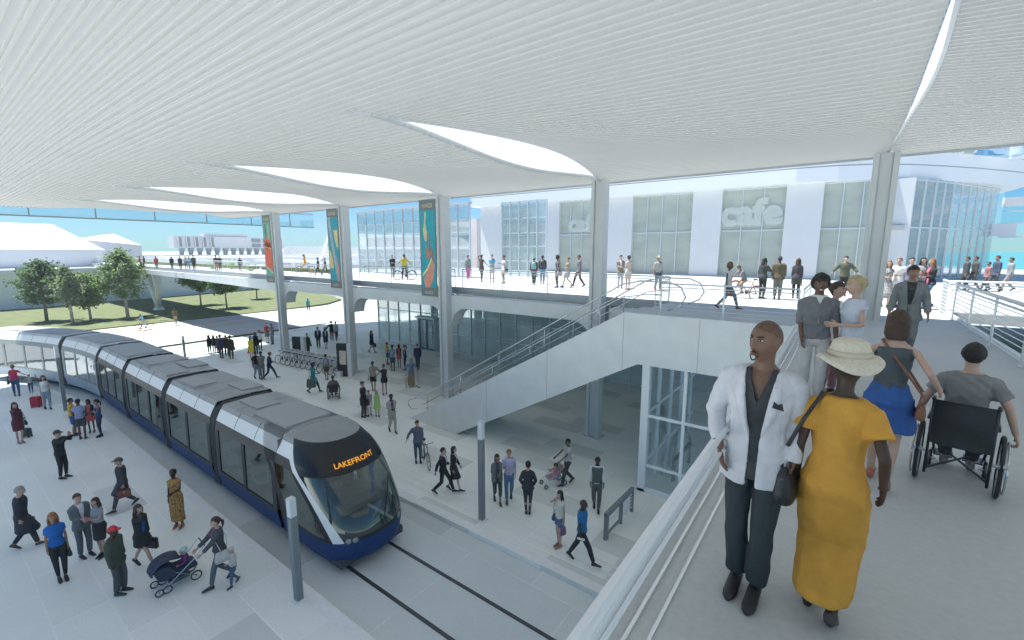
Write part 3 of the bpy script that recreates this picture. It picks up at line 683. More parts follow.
for i,(px,py,W,H,lab) in enumerate([(222,269,2.2,2.2,'tallest leafy shrub beside the orange trousered walker'),(213,270,1.8,1.0,'low shrub at the feet of the orange trousered walker'),(232,270,1.8,1.3,'mid height shrub left of the man in dark coat'),(252,272,2.2,1.0,'low grassy shrub just left of the red banner')]):
    x,y,_=atZ(px,py,DZ); shrub(x,y,DZ,W,H,lab,i+40)
# planters strips of green on terrace
for i,(a,b,y) in enumerate(((-92,-75,23),(-74,-55,23.6),(-53,-40,24))):
    g=MB(); g.box((a,y,DZ),(b,y+1.2,DZ+.35)); tag(g.build('planter_hedge',grassm,bevel=.05),['low green hedge on the far end of the footbridge terrace','low green hedge in the middle of the footbridge terrace','low green hedge behind the red banner'][i],'hedge')
# ---------------------------------------------------------------- posts, kiosks
def post(px,py,ht,lab,wd=.155):
    x,y,_=atZ(px,py,0); r=empty('marker_post',(x,y,0),R(5),lab,'post','square marker posts on the plaza')
    g=MB(); g.cbox((0,0,ht*.41),(wd,wd,ht*.82)); g.build('post',mat('post_grey',(.20,.225,.24),.5,noise=.06),r,bevel=.01)
    g=MB(); g.cbox((0,0,ht*.91),(wd*.98,wd*.98,ht*.175)); g.build('lamp_head',mat('lamp_frost',(.62,.66,.68),.4),r,bevel=.01)
    g=MB(); g.cbox((0,0,.02),(wd*1.7,wd*1.7,.04)); g.build('base',kerbm,r)
post(66,411,3.6,'tall grey marker post behind the four chatting friends at far left')
post(299,600,2.75,'grey marker post beside the front of the tram at the bottom of the picture',.17)
post(482,520,3.35,'grey marker post on the plaza right of the tram front',.17)
post(185,357,1.75,'short dark marker post beyond the far side of the tram')
def kiosk(px,py,H,lab,mp):
    x,y,_=atZ(px,py,0); r=empty('kiosk',(x,y,0),R(25),lab,'kiosk','dark kiosks by the bike rack')
    g=MB(); g.cbox((0,0,H/2),(.75,.22,H)); g.build('body',mat('kiosk_black',(.035,.04,.043),.4),r,bevel=.02)
    g=MB(); g.cbox((.55,.05,H*.5),(.3,.3,H*1.0)); g.build('side_panel',mat('kiosk_pale',(.66,.69,.70),.5),r)
    if mp:
        g=MB(); g.cbox((.1,-.118,H*.58),(.5,.012,H*.42)); g.build('map_panel',mat('map_paper',(.66,.60,.47),.6,noise=.35,nscale=9),r)
        g=MB(); g.cbox((-.1,-.3,.2),(.3,.3,.4)); g.build('bin_box',mat('kiosk_pale',(.66,.69,.70),.5),r)
kiosk(343.5,376,2.3,'dark kiosk with a pale map panel at the right end of the bike rack',True)
kiosk(298,358,1.75,'dark kiosk standing behind the left half of the bike rack',False)
# ---------------------------------------------------------------- tram
blue=mat('tram_blue',(.016,.048,.15),.5,spec=.25,noise=.05); blk=mat('tram_black',(.022,.024,.026),.38,spec=.35)
silver=mat('tram_white_trim',(.74,.76,.76),.5,spec=.3); rgrey=mat('tram_roof_grey',(.30,.31,.31),.5,noise=.06,nscale=1.5)
rlight=mat('tram_roof_panel',(.33,.34,.34),.5,noise=.05); bel=mat('tram_bellows',(.07,.075,.08),.8); tglass=glass('tram_glass',(.34,.38,.37),.10,rough=.05,rcol=(.7,.78,.76))
screen=glass('windscreen_glass',(.42,.47,.46),.10,rcol=(.75,.82,.8),diffuse_fill=.25,fcol=(.16,.18,.175))
tr=empty('tram',(-10,TY,0),0,'long dark glass tram with grey roof, white cant rails and blue skirt','tram')
def W(x,y,z): return (x+10,y-TY,z)     # world -> tram local
# side profile: z, inset from full half width
HW=1.30
def inset(z):
    if z<.85: return .10*(1-(z-.25)/.6)
    if z<2.45: return 0.02*(z-.85)
    if z<2.6: return .032+.3*(z-2.45)
    t=(z-2.6)/.62; return .077+.30*t**1.5
def xback(z):            # how far behind the nose tip the front is at height z
    if z<.75: return .10*(1-(z-.25)/.5)**2
    t=(z-.75)/2.55; return 1.55*t**1.55
XN=-9.75
def S(a,z,off=0):
    """a in [-1,1] sweeps round the nose: |a|<=.5 front, beyond: sides (a=+-1 -> 2.6 m back)"""
    hw=HW-inset(z)+off; s=1 if a>0 else -1; aa=abs(a); xb=xback(z)
    R1=1.35
    if aa<=.5:
        th=aa/.5*PI/2; e=.62
        y=hw*math.sin(th)**.9 if th>0 else 0; x=XN-xb-R1*(1-math.cos(th)**.75)+off
    else:
        y=hw; x=XN-xb*(1-(aa-.5)/.5*0)-R1-(aa-.5)/.5*1.6+off*0
    return W(x,TY+s*y,z)
ZL=[.28,.40,.55,.70,.85,.95,1.05,1.25,1.5,1.75,2.0,2.2,2.35,2.45,2.6,2.72,2.9,3.08,3.15,3.22]
_h=[0,.05,.1,.15,.2,.25,.3,.35,.40,.43,.46,.5,.54,.58,.64,.72,.8,.9,1.0]
AL=[-a for a in _h[::-1]][:-1]+_h; na=len(AL)-1
def pz(z): return .25+.23*max(0,min(1,(z-.85)/1.75))
def Aw(u,z):
    p=pz(z); a=float(np.interp(abs(u),[0,.40,.46,1],[0,p,p+.085-.045*(p-.25)/.23,1])); return math.copysign(a,u)
S_raw=S
def S(u,z,off=0): return S_raw(Aw(u,z),z,off)
g=MB(); vs=[S(a,z) for z in ZL for a in AL]; n=len(AL); mats=[blue,blk,silver,rgrey]
for j in range(len(ZL)-1):
    for i in range(na):
        zc=(ZL[j]+ZL[j+1])/2; ac=abs((AL[i]+AL[i+1])/2)
        if zc<.85: mi=0
        elif .40<ac<.46 and zc<2.95: mi=2
        elif ac>=.40 and 2.72<zc<3.08: mi=2
        elif ac>=.40 and zc>3.08: mi=3
        elif zc>2.6: mi=1
        else: mi=1
        if .95<zc<2.45 and (ac<.40): continue    # windscreen opening
        if .95<zc<2.45 and ac>.50 and ac<.90: continue
        g.add([vs[j*n+i],vs[j*n+i+1],vs[(j+1)*n+i+1],vs[(j+1)*n+i]],[(0,1,2,3)],mi)
top=[S(a,3.22) for a in AL]; c=len(g.v)
bk=W(XN-1.9-2.8,TY,3.27)
g.add(top+[bk],[(i,i+1,len(AL)) for i in range(na)],3)
noseo=g.build('cab_body',mats,tr,smooth=False)
bm=bmesh.new(); bm.from_mesh(noseo.data); bmesh.ops.remove_doubles(bm,verts=bm.verts,dist=.002); bmesh.ops.recalc_face_normals(bm,faces=bm.faces); bm.to_mesh(noseo.data); bm.free()
for p in noseo.data.polygons: p.use_smooth=True
def patch(name,a0,a1,z0,z1,m,off=.004,na_=20,nz_=10,parent=tr,th=0):
    g=MB(); vs=[S(a0+(a1-a0)*i/na_,z0+(z1-z0)*j/nz_,off) for j in range(nz_+1) for i in range(na_+1)]
    g.add(vs,[(j*(na_+1)+i,j*(na_+1)+i+1,(j+1)*(na_+1)+i+1,(j+1)*(na_+1)+i) for j in range(nz_) for i in range(na_)])
    return g.build(name,m,parent,smooth=True)
patch('windscreen',-.40,.40,.95,2.45,screen)
for s in (-1,1): 
    patch('cab_window',s*.50,s*.90,.95,2.45,tglass)
# wiper and driver's console inside, destination sign
g=MB(); g.tube([S(.02,1.0,.03),S(.10,1.5,.03),S(.2,1.95,.03)],.014,5); g.build('wiper',rubber,tr)
g=MB(); g.cbox((*W(XN-1.9,TY,1.1)[:2],1.05),(.8,1.9,.5)); g.cbox((*W(XN-2.5,TY,1.3)[:2],1.25),(.5,.55,.7)); g.build('driver_console',mat('console',(.25,.27,.27),.6),tr)
patch('destination_panel',-.38,.38,2.52,2.88,mat('display_black',(.012,.012,.012),.3),.012)
vs,fs=text_verts('LAKEFRONT',1,.012)
wx=max(v[0] for v in vs)-min(v[0] for v in vs)
am=bpy.data.materials.new('amber_led'); am.use_nodes=True; b=am.node_tree.nodes['Principled BSDF']; b.inputs['Base Color'].default_value=(.8,.35,.03,1); b.inputs['Emission Color'].default_value=(1,.42,.04,1); b.inputs['Emission Strength'].default_value=.22
g=MB(); g.add([S(v[0]/wx*.25-.01,2.62+v[1]*.17,.022) for v in vs],fs); g.build('destination_text',am,tr,fix=False)
hl=mat('headlight_glass',(.22,.235,.24),.15,coat=1); hb=mat('headlight_bezel',(.05,.05,.055),.3)
for s in (-1,1):
    for k,a in enumerate((.27,.345)):
        p=Vector(S(s*a,.90,.0)); nrm=(Vector(S(s*a,.90,.1))-p).normalized()
        q=Vector(S(s*(a+.02),.90,0))-p; nn=q.cross(Vector((0,0,1))).normalized(); nn=nn if nn.x>0 else -nn
        rot=nn.to_track_quat('Z','Y').to_matrix()
        g=MB(); g.ell((0,0,0),(.085,.085,.03),14,6); o=g.build('headlight',hl,tr,loc=p+nn*.012,smooth=True); o.rotation_euler=rot.to_euler()
g=MB(); g.box(W(-12.93,TY-1.15,.4),W(-12.90,TY+1.15,3.1)); g.build('bulkhead',mat('bulkhead_grey',(.12,.13,.13),.7),tr)
# coupler valance
g=MB(); g.cbox(W(XN-2.2,TY,.2),(3.6,2.1,.22)); g.build('underframe',bel,tr)
def car(xa,xb,curved=False,ghost=False,s0=0,s1=0,dooridx=(),nwin=3,roofbox=()):
    """body from xa (front) to xb (back) in world X; or along the curve s0..s1"""
    def T(s,off,z):
        if not curved: return W(s,TY+off,z)
        p=track(s,off); return W(p[0],p[1],z)
    N=1 if not curved else 8
    A,B=(xa,xb) if not curved else (s0,s1)
    ss=[A+(B-A)*i/N for i in range(N+1)]
    zs=[.28,.85,.95,2.45,2.6,2.72,2.9,3.08,3.15,3.22]
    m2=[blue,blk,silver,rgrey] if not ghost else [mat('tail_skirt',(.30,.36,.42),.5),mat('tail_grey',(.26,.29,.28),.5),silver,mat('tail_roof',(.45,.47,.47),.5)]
    g=MB()
    for sd in (-1,1):
        for i in range(N):
            for j in range(len(zs)-1):
                z0,z1=zs[j],zs[j+1]
                if (z0,z1)==(.95,2.45): continue
                mi=0 if z1<=.85 else (1 if z1<=2.72 else (2 if z1<=3.08 else 3))
                g.add([T(ss[i],sd*(HW-inset(z0)),z0),T(ss[i+1],sd*(HW-inset(z0)),z0),T(ss[i+1],sd*(HW-inset(z1)),z1),T(ss[i],sd*(HW-inset(z1)),z1)],[(0,1,2,3)],mi)
    hwT=HW-inset(3.22)
    for i in range(N):
        g.add([T(ss[i],-hwT,3.22),T(ss[i+1],-hwT,3.22),T(ss[i+1],0,3.27),T(ss[i],0,3.27),T(ss[i+1],hwT,3.22),T(ss[i],hwT,3.22)],[(0,1,2,3),(3,2,4,5)],3)
        g.add([T(ss[i],-1.15,.28),T(ss[i+1],-1.15,.28),T(ss[i+1],1.15,.28),T(ss[i],1.15,.28)],[(0,1,2,3)],1)
    for e in (A,B):
        g.add([T(e,o*(HW-inset(z)),z) for o,z in ((-1,.3),(1,.3),(1,2.6),(1,3.22),(-1,3.22),(-1,2.6))],[(0,1,2,3,4,5)],1)
    g.build('car_body',m2,tr)
    # pillars and windows
    for sd in (-1,1):
        L=B-A
        for i in range(nwin+1):
            g=MB(); c=A+L*i/nwin; w2=.26*(1 if L>0 else -1)
            c0,c1=(c,c+2*w2*.5) if i==0 else ((c-w2,c) if i==nwin else (c-w2*.4,c+w2*.4))
            g.add([T(c0,sd*(HW-.0),.95),T(c1,sd*HW,.95),T(c1,sd*(HW-.032),2.45),T(c0,sd*(HW-.032),2.45)],[(0,1,2,3)])
            g.build('pillar',blk if not ghost else M['tail_grey'],tr)
        for i in range(nwin):
            g=MB(); a=A+L*i/nwin; b_=A+L*(i+1)/nwin; k=3 if curved else 1
            for q in range(k):
                aa=a+(b_-a)*q/k; bb=a+(b_-a)*(q+1)/k
                g.add([T(aa,sd*(HW-.02),.95),T(bb,sd*(HW-.02),.95),T(bb,sd*(HW-.05),2.45),T(aa,sd*(HW-.05),2.45)],[(0,1,2,3)])
            nm='door' if i in dooridx else 'window'
            o=g.build(nm,tglass if not ghost else glass('tail_glass',(.5,.55,.53),.15,diffuse_fill=.4,fcol=(.42,.46,.44)),tr)
            if nm=='door':
                h=MB(); m_=(a+b_)/2
                for c in (a+(b_-a)*.06,m_,b_-(b_-a)*.06): h.add([T(c-.03,sd*(HW+.004),.5),T(c+.03,sd*(HW+.004),.5),T(c+.03,sd*(HW-.02),2.42),T(c-.03,sd*(HW-.02),2.42)],[(0,1,2,3)])
                h.build('door_frame',bel,o)
    # white cant rail seams + roof boxes
    L=B-A; n=max(2,round(abs(L)/1.6))
    for sd in (-1,1):
        for i in range(n+1):
            g=MB(); c=A+L*i/n; zz=[2.62,2.8,3.0,3.15,3.21]
            g.tube([T(c,sd*(HW-inset(z)+.004),z) for z in zz],.009,4)
            g.build('seam',bel,tr)
    for (f0,f1,o0,o1,hh) in roofbox:
        a=A+L*f0; b_=A+L*f1; g=MB()
        v=[T(a,o0,3.2),T(b_,o0,3.2),T(b_,o1,3.2),T(a,o1,3.2)]; v+= [(p[0],p[1],3.26+hh*.5) for p in v]
        g.add(v,[(0,1,5,4),(1,2,6,5),(2,3,7,6),(3,0,4,7),(4,5,6,7)]); g.build('roof_unit',rlight,tr,bevel=.012)
    for i in range(1,4):
        g=MB(); c=A+L*i/4; g.add([T(c-.012,-hwT+.02,3.232),T(c+.012,-hwT+.02,3.232),T(c+.012,0,3.282),T(c-.012,0,3.282),T(c+.012,hwT-.02,3.232),T(c-.012,hwT-.02,3.232)],[(0,1,2,3),(3,2,4,5)])
        g.build('roof_seam',bel,tr,fix=False)
    # floor and seats glimpsed through the glass
    g=MB()
    for i in range(N): g.add([T(ss[i],-1.2,.86),T(ss[i+1],-1.2,.86),T(ss[i+1],1.2,.86),T(ss[i],1.2,.86)],[(0,1,2,3)])
    g.build('floor',mat('tram_floor',(.3,.31,.31),.7),tr)
    g=MB(); k=max(2,int(abs(L)/.95))
    for i in range(k):
        c=A+L*(i+.5)/k
        for o in (-.75,.75):
            p=T(c,o,1.25); g.cbox((p[0],p[1],1.28),(.42,.85,.12)); g.cbox((p[0]-.2,p[1],1.62),(.08,.85,.7))
    g.build('seats',mat('tram_seat',(.22,.26,.30),.8),tr)
def bellows(s,curved=False,wd=.5):
    def T(q,off,z):
        if not curved: return W(q,TY+off,z)
        p=track(q,off); return W(p[0],p[1],z)
    g=MB(); sg=1 if curved else -1
    n=9
    for i in range(n):
        a=s+sg*wd*i/n; b=s+sg*wd*(i+1)/n; sh=0.0 if i%2 else .05
        ring=[(-1,.3),(-1,2.5),(-.86,3.0),(-.6,3.2),(.6,3.2),(.86,3.0),(1,2.5),(1,.3)]
        vs=[T(q,o*(HW-.03-sh),z-(sh if z>1 else 0)) for q in (a,b) for o,z in ring]
        m=len(ring); g.add(vs,[(k,k+1,m+k+1,m+k) for k in range(m-1)])
        if i: g.add([vs[k] for k in range(m)]+pv[m:],[(k,k+1,m+k+1,m+k) for k in range(m-1)])
        pv=vs
    g.build('bellows',bel,tr)
CX=XN-1.35-1.55
car(-12.95,-17.2,nwin=2,dooridx=(),roofbox=((.05,.55,-.75,.75,.10),(.62,.95,-.5,.3,.07)))
bellows(-17.2)
car(-17.7,-22.2,nwin=2,roofbox=((.1,.4,.1,.9,.09),(.55,.9,-.8,.0,.07)))
bellows(-22.2)
car(-22.7,-27.9,nwin=3,dooridx=(0,),roofbox=((.05,.45,-.9,-.1,.1),(.2,.5,.1,.95,.1),(.6,.95,-.8,.8,.05)))
bellows(-27.9)
car(-28.4,-33.0,nwin=3,dooridx=(2,),roofbox=((.1,.9,-.85,.85,.05),))
bellows(0.0,True)
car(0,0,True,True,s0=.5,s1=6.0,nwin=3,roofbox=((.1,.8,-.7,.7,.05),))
bellows(6.0,True)
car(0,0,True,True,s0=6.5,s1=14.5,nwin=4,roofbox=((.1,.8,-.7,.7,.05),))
for x in (-14.2,-15.6,-24.3,-25.9):
    for o in (-.69,.68):
        g=MB(); g.tube([W(x,TY+o-.06,.2),W(x,TY+o+.06,.2)],.31,20); g.build('wheel',bel,tr,smooth=False)
# ---------------------------------------------------------------- bicycles, wheelchairs, prams
def tyre(g,c,r,t=.02,n=28,ax=0,mi=0):
    pts=[]
    for i in range(n):
        a=2*PI*i/n
        pts.append((c[0],c[1]+r*math.cos(a),c[2]+r*math.sin(a)) if ax==0 else (c[0]+r*math.cos(a),c[1],c[2]+r*math.sin(a)))
    g.tube(pts,t,6,mi,closed=True)
def wheel(parent,c,r,name='wheel',t=.019,spokes=12,m=None):
    w_=empty(name,c,0); w_.parent=parent
    g=MB(); tyre(g,(0,0,0),r,t); g.build('tyre',rubber,w_,smooth=True)
    g=MB(); tyre(g,(0,0,0),r-.022,.009,24)
    for i in range(spokes):
        a=2*PI*i/spokes; g.tube([(0,0,0),(0,(r-.03)*math.cos(a),(r-.03)*math.sin(a))],.0035,4)
    g.tube([(-.05,0,0),(.05,0,0)],.02,8); g.build('rim',chrome,w_)
    return w_
def bicycle(col,x,y,z,rz,lab,grp=None,basket=False,steer=0):
    m=mat('bike_%.2f%.2f%.2f'%col,col,.35,coat=.4); r=empty('bicycle',(x,y,z),rz,lab,'bicycle',grp)
    wheel(r,(0,-.52,.34),.33); wheel(r,(0,.52,.34),.33)
    g=MB(); bb=(0,-.08,.30); st=(0,-.24,.80); hd=(0,.36,.82); hl_=(0,.40,.68)
    for a,b in ((bb,st),(bb,hl_),(st,hd),(bb,(0,-.52,.34)),((0,-.22,.74),(0,-.52,.34)),(hd,hl_),(hl_,(0,.52,.34))): g.tube([a,b],.018,7)
    g.tube([st,(0,-.27,.93)],.013,6); g.tube([hd,(0,.33,.98)],.014,6); g.build('frame',m,r,smooth=True)
    g=MB(); g.ell((0,-.29,.95),(.075,.14,.035),10,6); g.build('saddle',rubber,r,smooth=True)
    g=MB(); g.tube([(-.27,.24,1.0),(-.2,.32,1.0),(0,.34,.99),(.2,.32,1.0),(.27,.24,1.0)],.012,6); g.build('handlebar',rubber,r,smooth=True)
    g=MB(); g.tube([(.03,-.08,.30),(.045,-.08,.30)],.09,14); g.tube([(.06,-.08,.30),(.06,-.2,.22)],.01,5); g.cbox((.1,-.2,.22),(.1,.08,.02)); g.tube([(-.06,-.08,.30),(-.06,.04,.38)],.01,5); g.cbox((-.1,.04,.38),(.1,.08,.02)); g.build('crankset',rubber,r)
    for cy in (-.52,.52):
        g=MB(); pts=[(0,cy+.37*math.cos(R(a)),.34+.37*math.sin(R(a))) for a in range(30,160,14)]; g.tube(pts,.02,5)
        g.build('mudguard',m,r)
    if basket:
        g=MB(); g.box((-.15,.42,.78),(.15,.66,1.0)); g.build('basket',m,r)
    return r
# rack of hire bikes
b0=None
rack0=Vector((*atZ(283,362,0)[:2],0)); rack1=Vector((*atZ(341,374,0)[:2],0))
rr=empty('bike_rack',rack0,math.atan2((rack1-rack0).y,(rack1-rack0).x),'low pale rail of docks holding the row of hire bikes','bike rack')
L=(rack1-rack0).length; NB=12
g=MB(); g.box((-.3,.5,0),(L+.3,.75,.10)); g.build('rail',kerbm,rr)
for i in range(NB):
    g=MB(); g.box((L*i/(NB-1)-.08,.52,.1),(L*i/(NB-1)+.08,.68,.75)); g.build('dock',mat('dock_grey',(.55,.58,.6),.5),rr)
dirr=(rack1-rack0).normalized(); ordn=['leftmost','second','third','fourth','fifth','sixth','seventh','eighth','ninth','tenth','eleventh','rightmost']
for i in range(NB):
    p=rack0+dirr*(L*i/(NB-1)); nv=Vector((-dirr.y,dirr.x,0)); q=p+nv*.0
    rz=math.atan2(nv.y,nv.x)-PI/2+.35
    lab='white hire bicycle in the rack, %s%s'%(ordn[i],' from the left' if 0<i<11 else ' of the row')
    if i==0: b0=bicycle((.68,.70,.72),q.x,q.y,0,rz,lab,'white hire bicycles in the rack',basket=True)
    else:
        c=copy_tree(b0); c.location=q; c.rotation_euler=(0,0,rz); c['label']=lab
def wheelchair(x,y,z,rz,lab):
    r=empty('wheelchair',(x,y,z),rz,lab,'wheelchair'); fm=mat('wheelchair_frame',(.05,.055,.06),.35,metal=.5); fb=mat('wheelchair_fabric',(.022,.026,.028),.5,bump=.3,bscale=12)
    for s in (-1,1):
        wheel(r,(s*.30,-.02,.31),.30,spokes=16,t=.018)
        g=MB(); tyre(g,(s*.34,-.02,.31),.26,.009); g.build('push_rim',chrome,r,smooth=True)
        wheel(r,(s*.22,.42,.09),.08,'caster',.016,6)
        g=MB(); g.tube([(s*.23,-.22,.95),(s*.23,-.2,.5),(s*.23,-.18,.12)],.013,7); g.tube([(s*.23,-.3,.95),(s*.23,-.2,.95)],.017,7)
        g.tube([(s*.23,-.2,.5),(s*.23,.3,.48),(s*.2,.44,.2)],.013,7); g.tube([(s*.25,-.2,.72),(s*.25,.18,.72),(s*.24,.2,.48)],.014,7); g.tube([(s*.23,-.18,.14),(s*.22,.42,.16)],.012,6)
        g.build('side_frame',fm,r,smooth=True)
        g=MB(); g.cbox((s*.12,.55,.13),(.16,.2,.015)); g.tube([(s*.21,.42,.2),(s*.19,.55,.13)],.011,5); g.build('footrest',fm,r)
    g=MB()
    g.tube([(-.23,-.15,.16),(.23,-.1,.48)],.011,6); g.tube([(.23,-.15,.16),(-.23,-.1,.48)],.011,6); g.build('cross_brace',fm,r)
    g=MB(); g.box((-.22,-.18,.46),(.22,.28,.50)); g.build('seat',fb,r,bevel=.012)
    g=MB(); N=8; vs=[]
    for k in range(9):
        zz=.47+.46*k/8
        for i in range(N+1):
            xx=-.23+.46*i/N; vs.append((xx,-.215-.04*math.sin(PI*i/N)*(1.0-.3*math.sin(k)),zz))
    for k in range(9):
        zz=.47+.46*k/8
        for i in range(N+1): xx=-.23+.46*i/N; vs.append((xx,-.195-.04*math.sin(PI*i/N)*(1.0-.3*math.sin(k)),zz))
    F_=[]
    for k in range(8):
        for i in range(N): a=k*(N+1)+i; F_+=[(a,a+1,a+N+2,a+N+1)]; a+=81; F_+=[(a,a+N+1,a+N+2,a+1)]
    g.add(vs,F_); g.build('backrest',fb,r,smooth=True)
    return r
def pram(x,y,z,rz,lab,big=True):
    r=empty('pram',(x,y,z),rz,lab,'pram'); fb=mat('pram_navy' if big else 'stroller_grey',(.035,.05,.085) if big else (.25,.27,.3),.7,bump=.3,bscale=20); fm=chrome
    w2=.28 if big else .2
    for s in (-1,1):
        wheel(r,(s*w2,-.32,.15 if big else .1),.14 if big else .09,spokes=10); wheel(r,(s*w2,.42,.12 if big else .08),.11 if big else .07,spokes=8)
        if big: wheel(r,(s*w2,.62,.12),.10,spokes=8)
        g=MB(); g.tube([(s*w2,.5,.16),(s*w2,-.3,.72),(s*w2,-.62,1.02)],.013,6); g.tube([(s*w2,-.32,.16),(s*w2,.18,.55)],.012,6); g.build('side_frame',fm,r)
    g=MB(); g.tube([(-w2,-.62,1.02),(w2,-.62,1.02)],.02,8); g.build('handle',rubber,r)
    if big:
        g=MB()
        g.prism([(-.42,.42),(.55,.38),(.66,.62),(.72,.86),(.35,.86),(.15,.62),(-.38,.58)],0,-w2+.03,w2-.03); g.build('seat',fb,r,bevel=.03)
        g=MB(); vs=[]; n=8
        for i in range(n+1):
            a=R(10+115*i/n)
            for x_,sc in ((-w2,1),(-w2*.6,1.06),(w2*.6,1.06),(w2,1)): vs.append((x_,.30+.46*math.cos(a)*sc,.62+.40*math.sin(a)*sc))
        g.add(vs,[(i*4+j,i*4+j+1,i*4+j+5,i*4+j+4) for i in range(n) for j in range(3)])
        o=g.build('hood',fb,r,smooth=True); so_=o.modifiers.new('s','SOLIDIFY'); so_.thickness=.02
        g=MB(); g.box((-.2,-.2,.16),(.2,.35,.32)); g.build('basket',mat('pram_basket',(.08,.12,.16),.8,noise=.6,nscale=12),r,bevel=.03)
    else:
        g=MB(); g.prism([(-.1,.30),(.28,.28),(.3,.33),(-.02,.37),(-.22,.75),(-.28,.73)],0,-w2+.02,w2-.02); g.build('seat',fb,r,bevel=.01)
        g=MB(); g.box((-.16,-.36,.42),(.16,-.26,.72)); g.build('hanging_pouch',mat('pouch_orange',(.75,.22,.06),.7),r,bevel=.02)
    return r
# ---------------------------------------------------------------- people
V3=lambda *a: np.array(a,float)
dg_get=bpy.context.evaluated_depsgraph_get
def remesh(mb,voxel,smooth_it=3):
    me=bpy.data.meshes.new('tmp'); me.from_pydata(mb.v,[],mb.f)
    bm=bmesh.new(); bm.from_mesh(me); bmesh.ops.recalc_face_normals(bm,faces=bm.faces); bm.to_mesh(me); bm.free()
    o=bpy.data.objects.new('tmp',me); C.objects.link(o)
    m=o.modifiers.new('r','REMESH'); m.mode='VOXEL'; m.voxel_size=voxel; m.adaptivity=0
    if smooth_it: s=o.modifiers.new('s','SMOOTH'); s.iterations=smooth_it; s.factor=.5
    out=bpy.data.meshes.new_from_object(o.evaluated_get(dg_get()))
    bpy.data.objects.remove(o); bpy.data.meshes.remove(me); return out
def scr_x(x,y,z):
    z-=CH; f=-x*math.sin(AZ)+y*math.cos(AZ); r=x*math.cos(AZ)+y*math.sin(AZ); return 512+F*r/(f*math.cos(TH)-z*math.sin(TH))
def ring(c,ux,uy,n=14): return [c+ux*math.cos(2*PI*i/n)+uy*math.sin(2*PI*i/n) for i in range(n)]
def loft(g,rings,mi=0):
    n=len(rings[0]); k=len(rings); vs=[p for r_ in rings for p in r_]
    fs=[(i*n+j,i*n+(j+1)%n,(i+1)*n+(j+1)%n,(i+1)*n+j) for i in range(k-1) for j in range(n)]
    c0=sum(rings[0])/n; c1=sum(rings[-1])/n; o=len(vs); vs+=[c0,c1]
    fs+=[(o,(j+1)%n,j) for j in range(n)]+[(o+1,(k-1)*n+j,(k-1)*n+(j+1)%n) for j in range(n)]
    g.add(vs,fs,mi)
def nrm(v): return v/(np.linalg.norm(v)+1e-9)
def ik(a,t,l1,l2,pole):
    d=t-a; L=np.linalg.norm(d); L=min(L,(l1+l2)*.995); d=nrm(d); t=a+d*L
    x=(l1*l1-l2*l2+L*L)/(2*L); h=math.sqrt(max(0,l1*l1-x*x)); p=pole-d*np.dot(pole,d); return a+d*x+nrm(p)*h, t
def tubeL(g,pts,rs,n=10,ext=True):
    """rounded limb through points"""
    P=[np.array(p,float) for p in pts]; R_=list(rs); QP=[];QR=[]
    for i in range(len(P)-1):
        for k in range(4): t=k/4; QP.append(P[i]*(1-t)+P[i+1]*t); QR.append(R_[i]*(1-t)+R_[i+1]*t)
    QP.append(P[-1]); QR.append(R_[-1])
    rings=[]
    for i,p in enumerate(QP):
        t=nrm(QP[min(i+1,len(QP)-1)]-QP[max(i-1,0)]); a=V3(0,1,0) if abs(t[1])<.85 else V3(1,0,0)
        x=nrm(np.cross(t,a)); y=np.cross(x,t); rings.append(ring(p,x*QR[i],y*QR[i],n))
    loft(g,rings)
SHM=[(.80,.10,.080,0),(.86,.148,.102,0),(.93,.156,.110,-.005),(1.02,.142,.098,0),(1.08,.134,.094,.0),(1.20,.148,.106,.004),(1.31,.164,.112,.004),(1.385,.172,.100,0),(1.425,.150,.08,-.008),(1.46,.085,.062,-.01),(1.49,.058,.056,0)]
SHF=[(.80,.10,.080,0),(.86,.156,.104,-.008),(.93,.160,.112,-.012),(1.02,.130,.095,0),(1.08,.112,.084,.0),(1.20,.124,.100,.008),(1.29,.136,.114,.016),(1.37,.142,.094,.004),(1.42,.126,.072,-.006),(1.46,.074,.056,-.008),(1.49,.048,.047,0)]
ARM={'down':(.045,.03,-.53),'fwd':(.05,.20,-.48),'back':(.06,-.20,-.47),'belly':(-.10,.24,-.28),'ear':(-.085,.09,.16),'read':(-.10,.30,-.14),'hip':(.09,.03,-.36),
 'photo':(-.12,.36,.16),'pocket':(.03,.08,-.46),'push':(.02,.40,-.34),'side':(.30,.10,-.38),'headtop':(-.10,.02,.30),'bars':(.08,.42,-.22),'wheel':(.20,.02,-.50),'carry':(.0,.06,-.53),
 'gesture':(.02,.36,-.16),'raise':(.10,.33,.05),'handchild':(.34,.05,-.34),'up':(.22,.05,.2),'crossed':(-.22,.20,-.20),'shoulderbag':(.08,.05,-.30)}
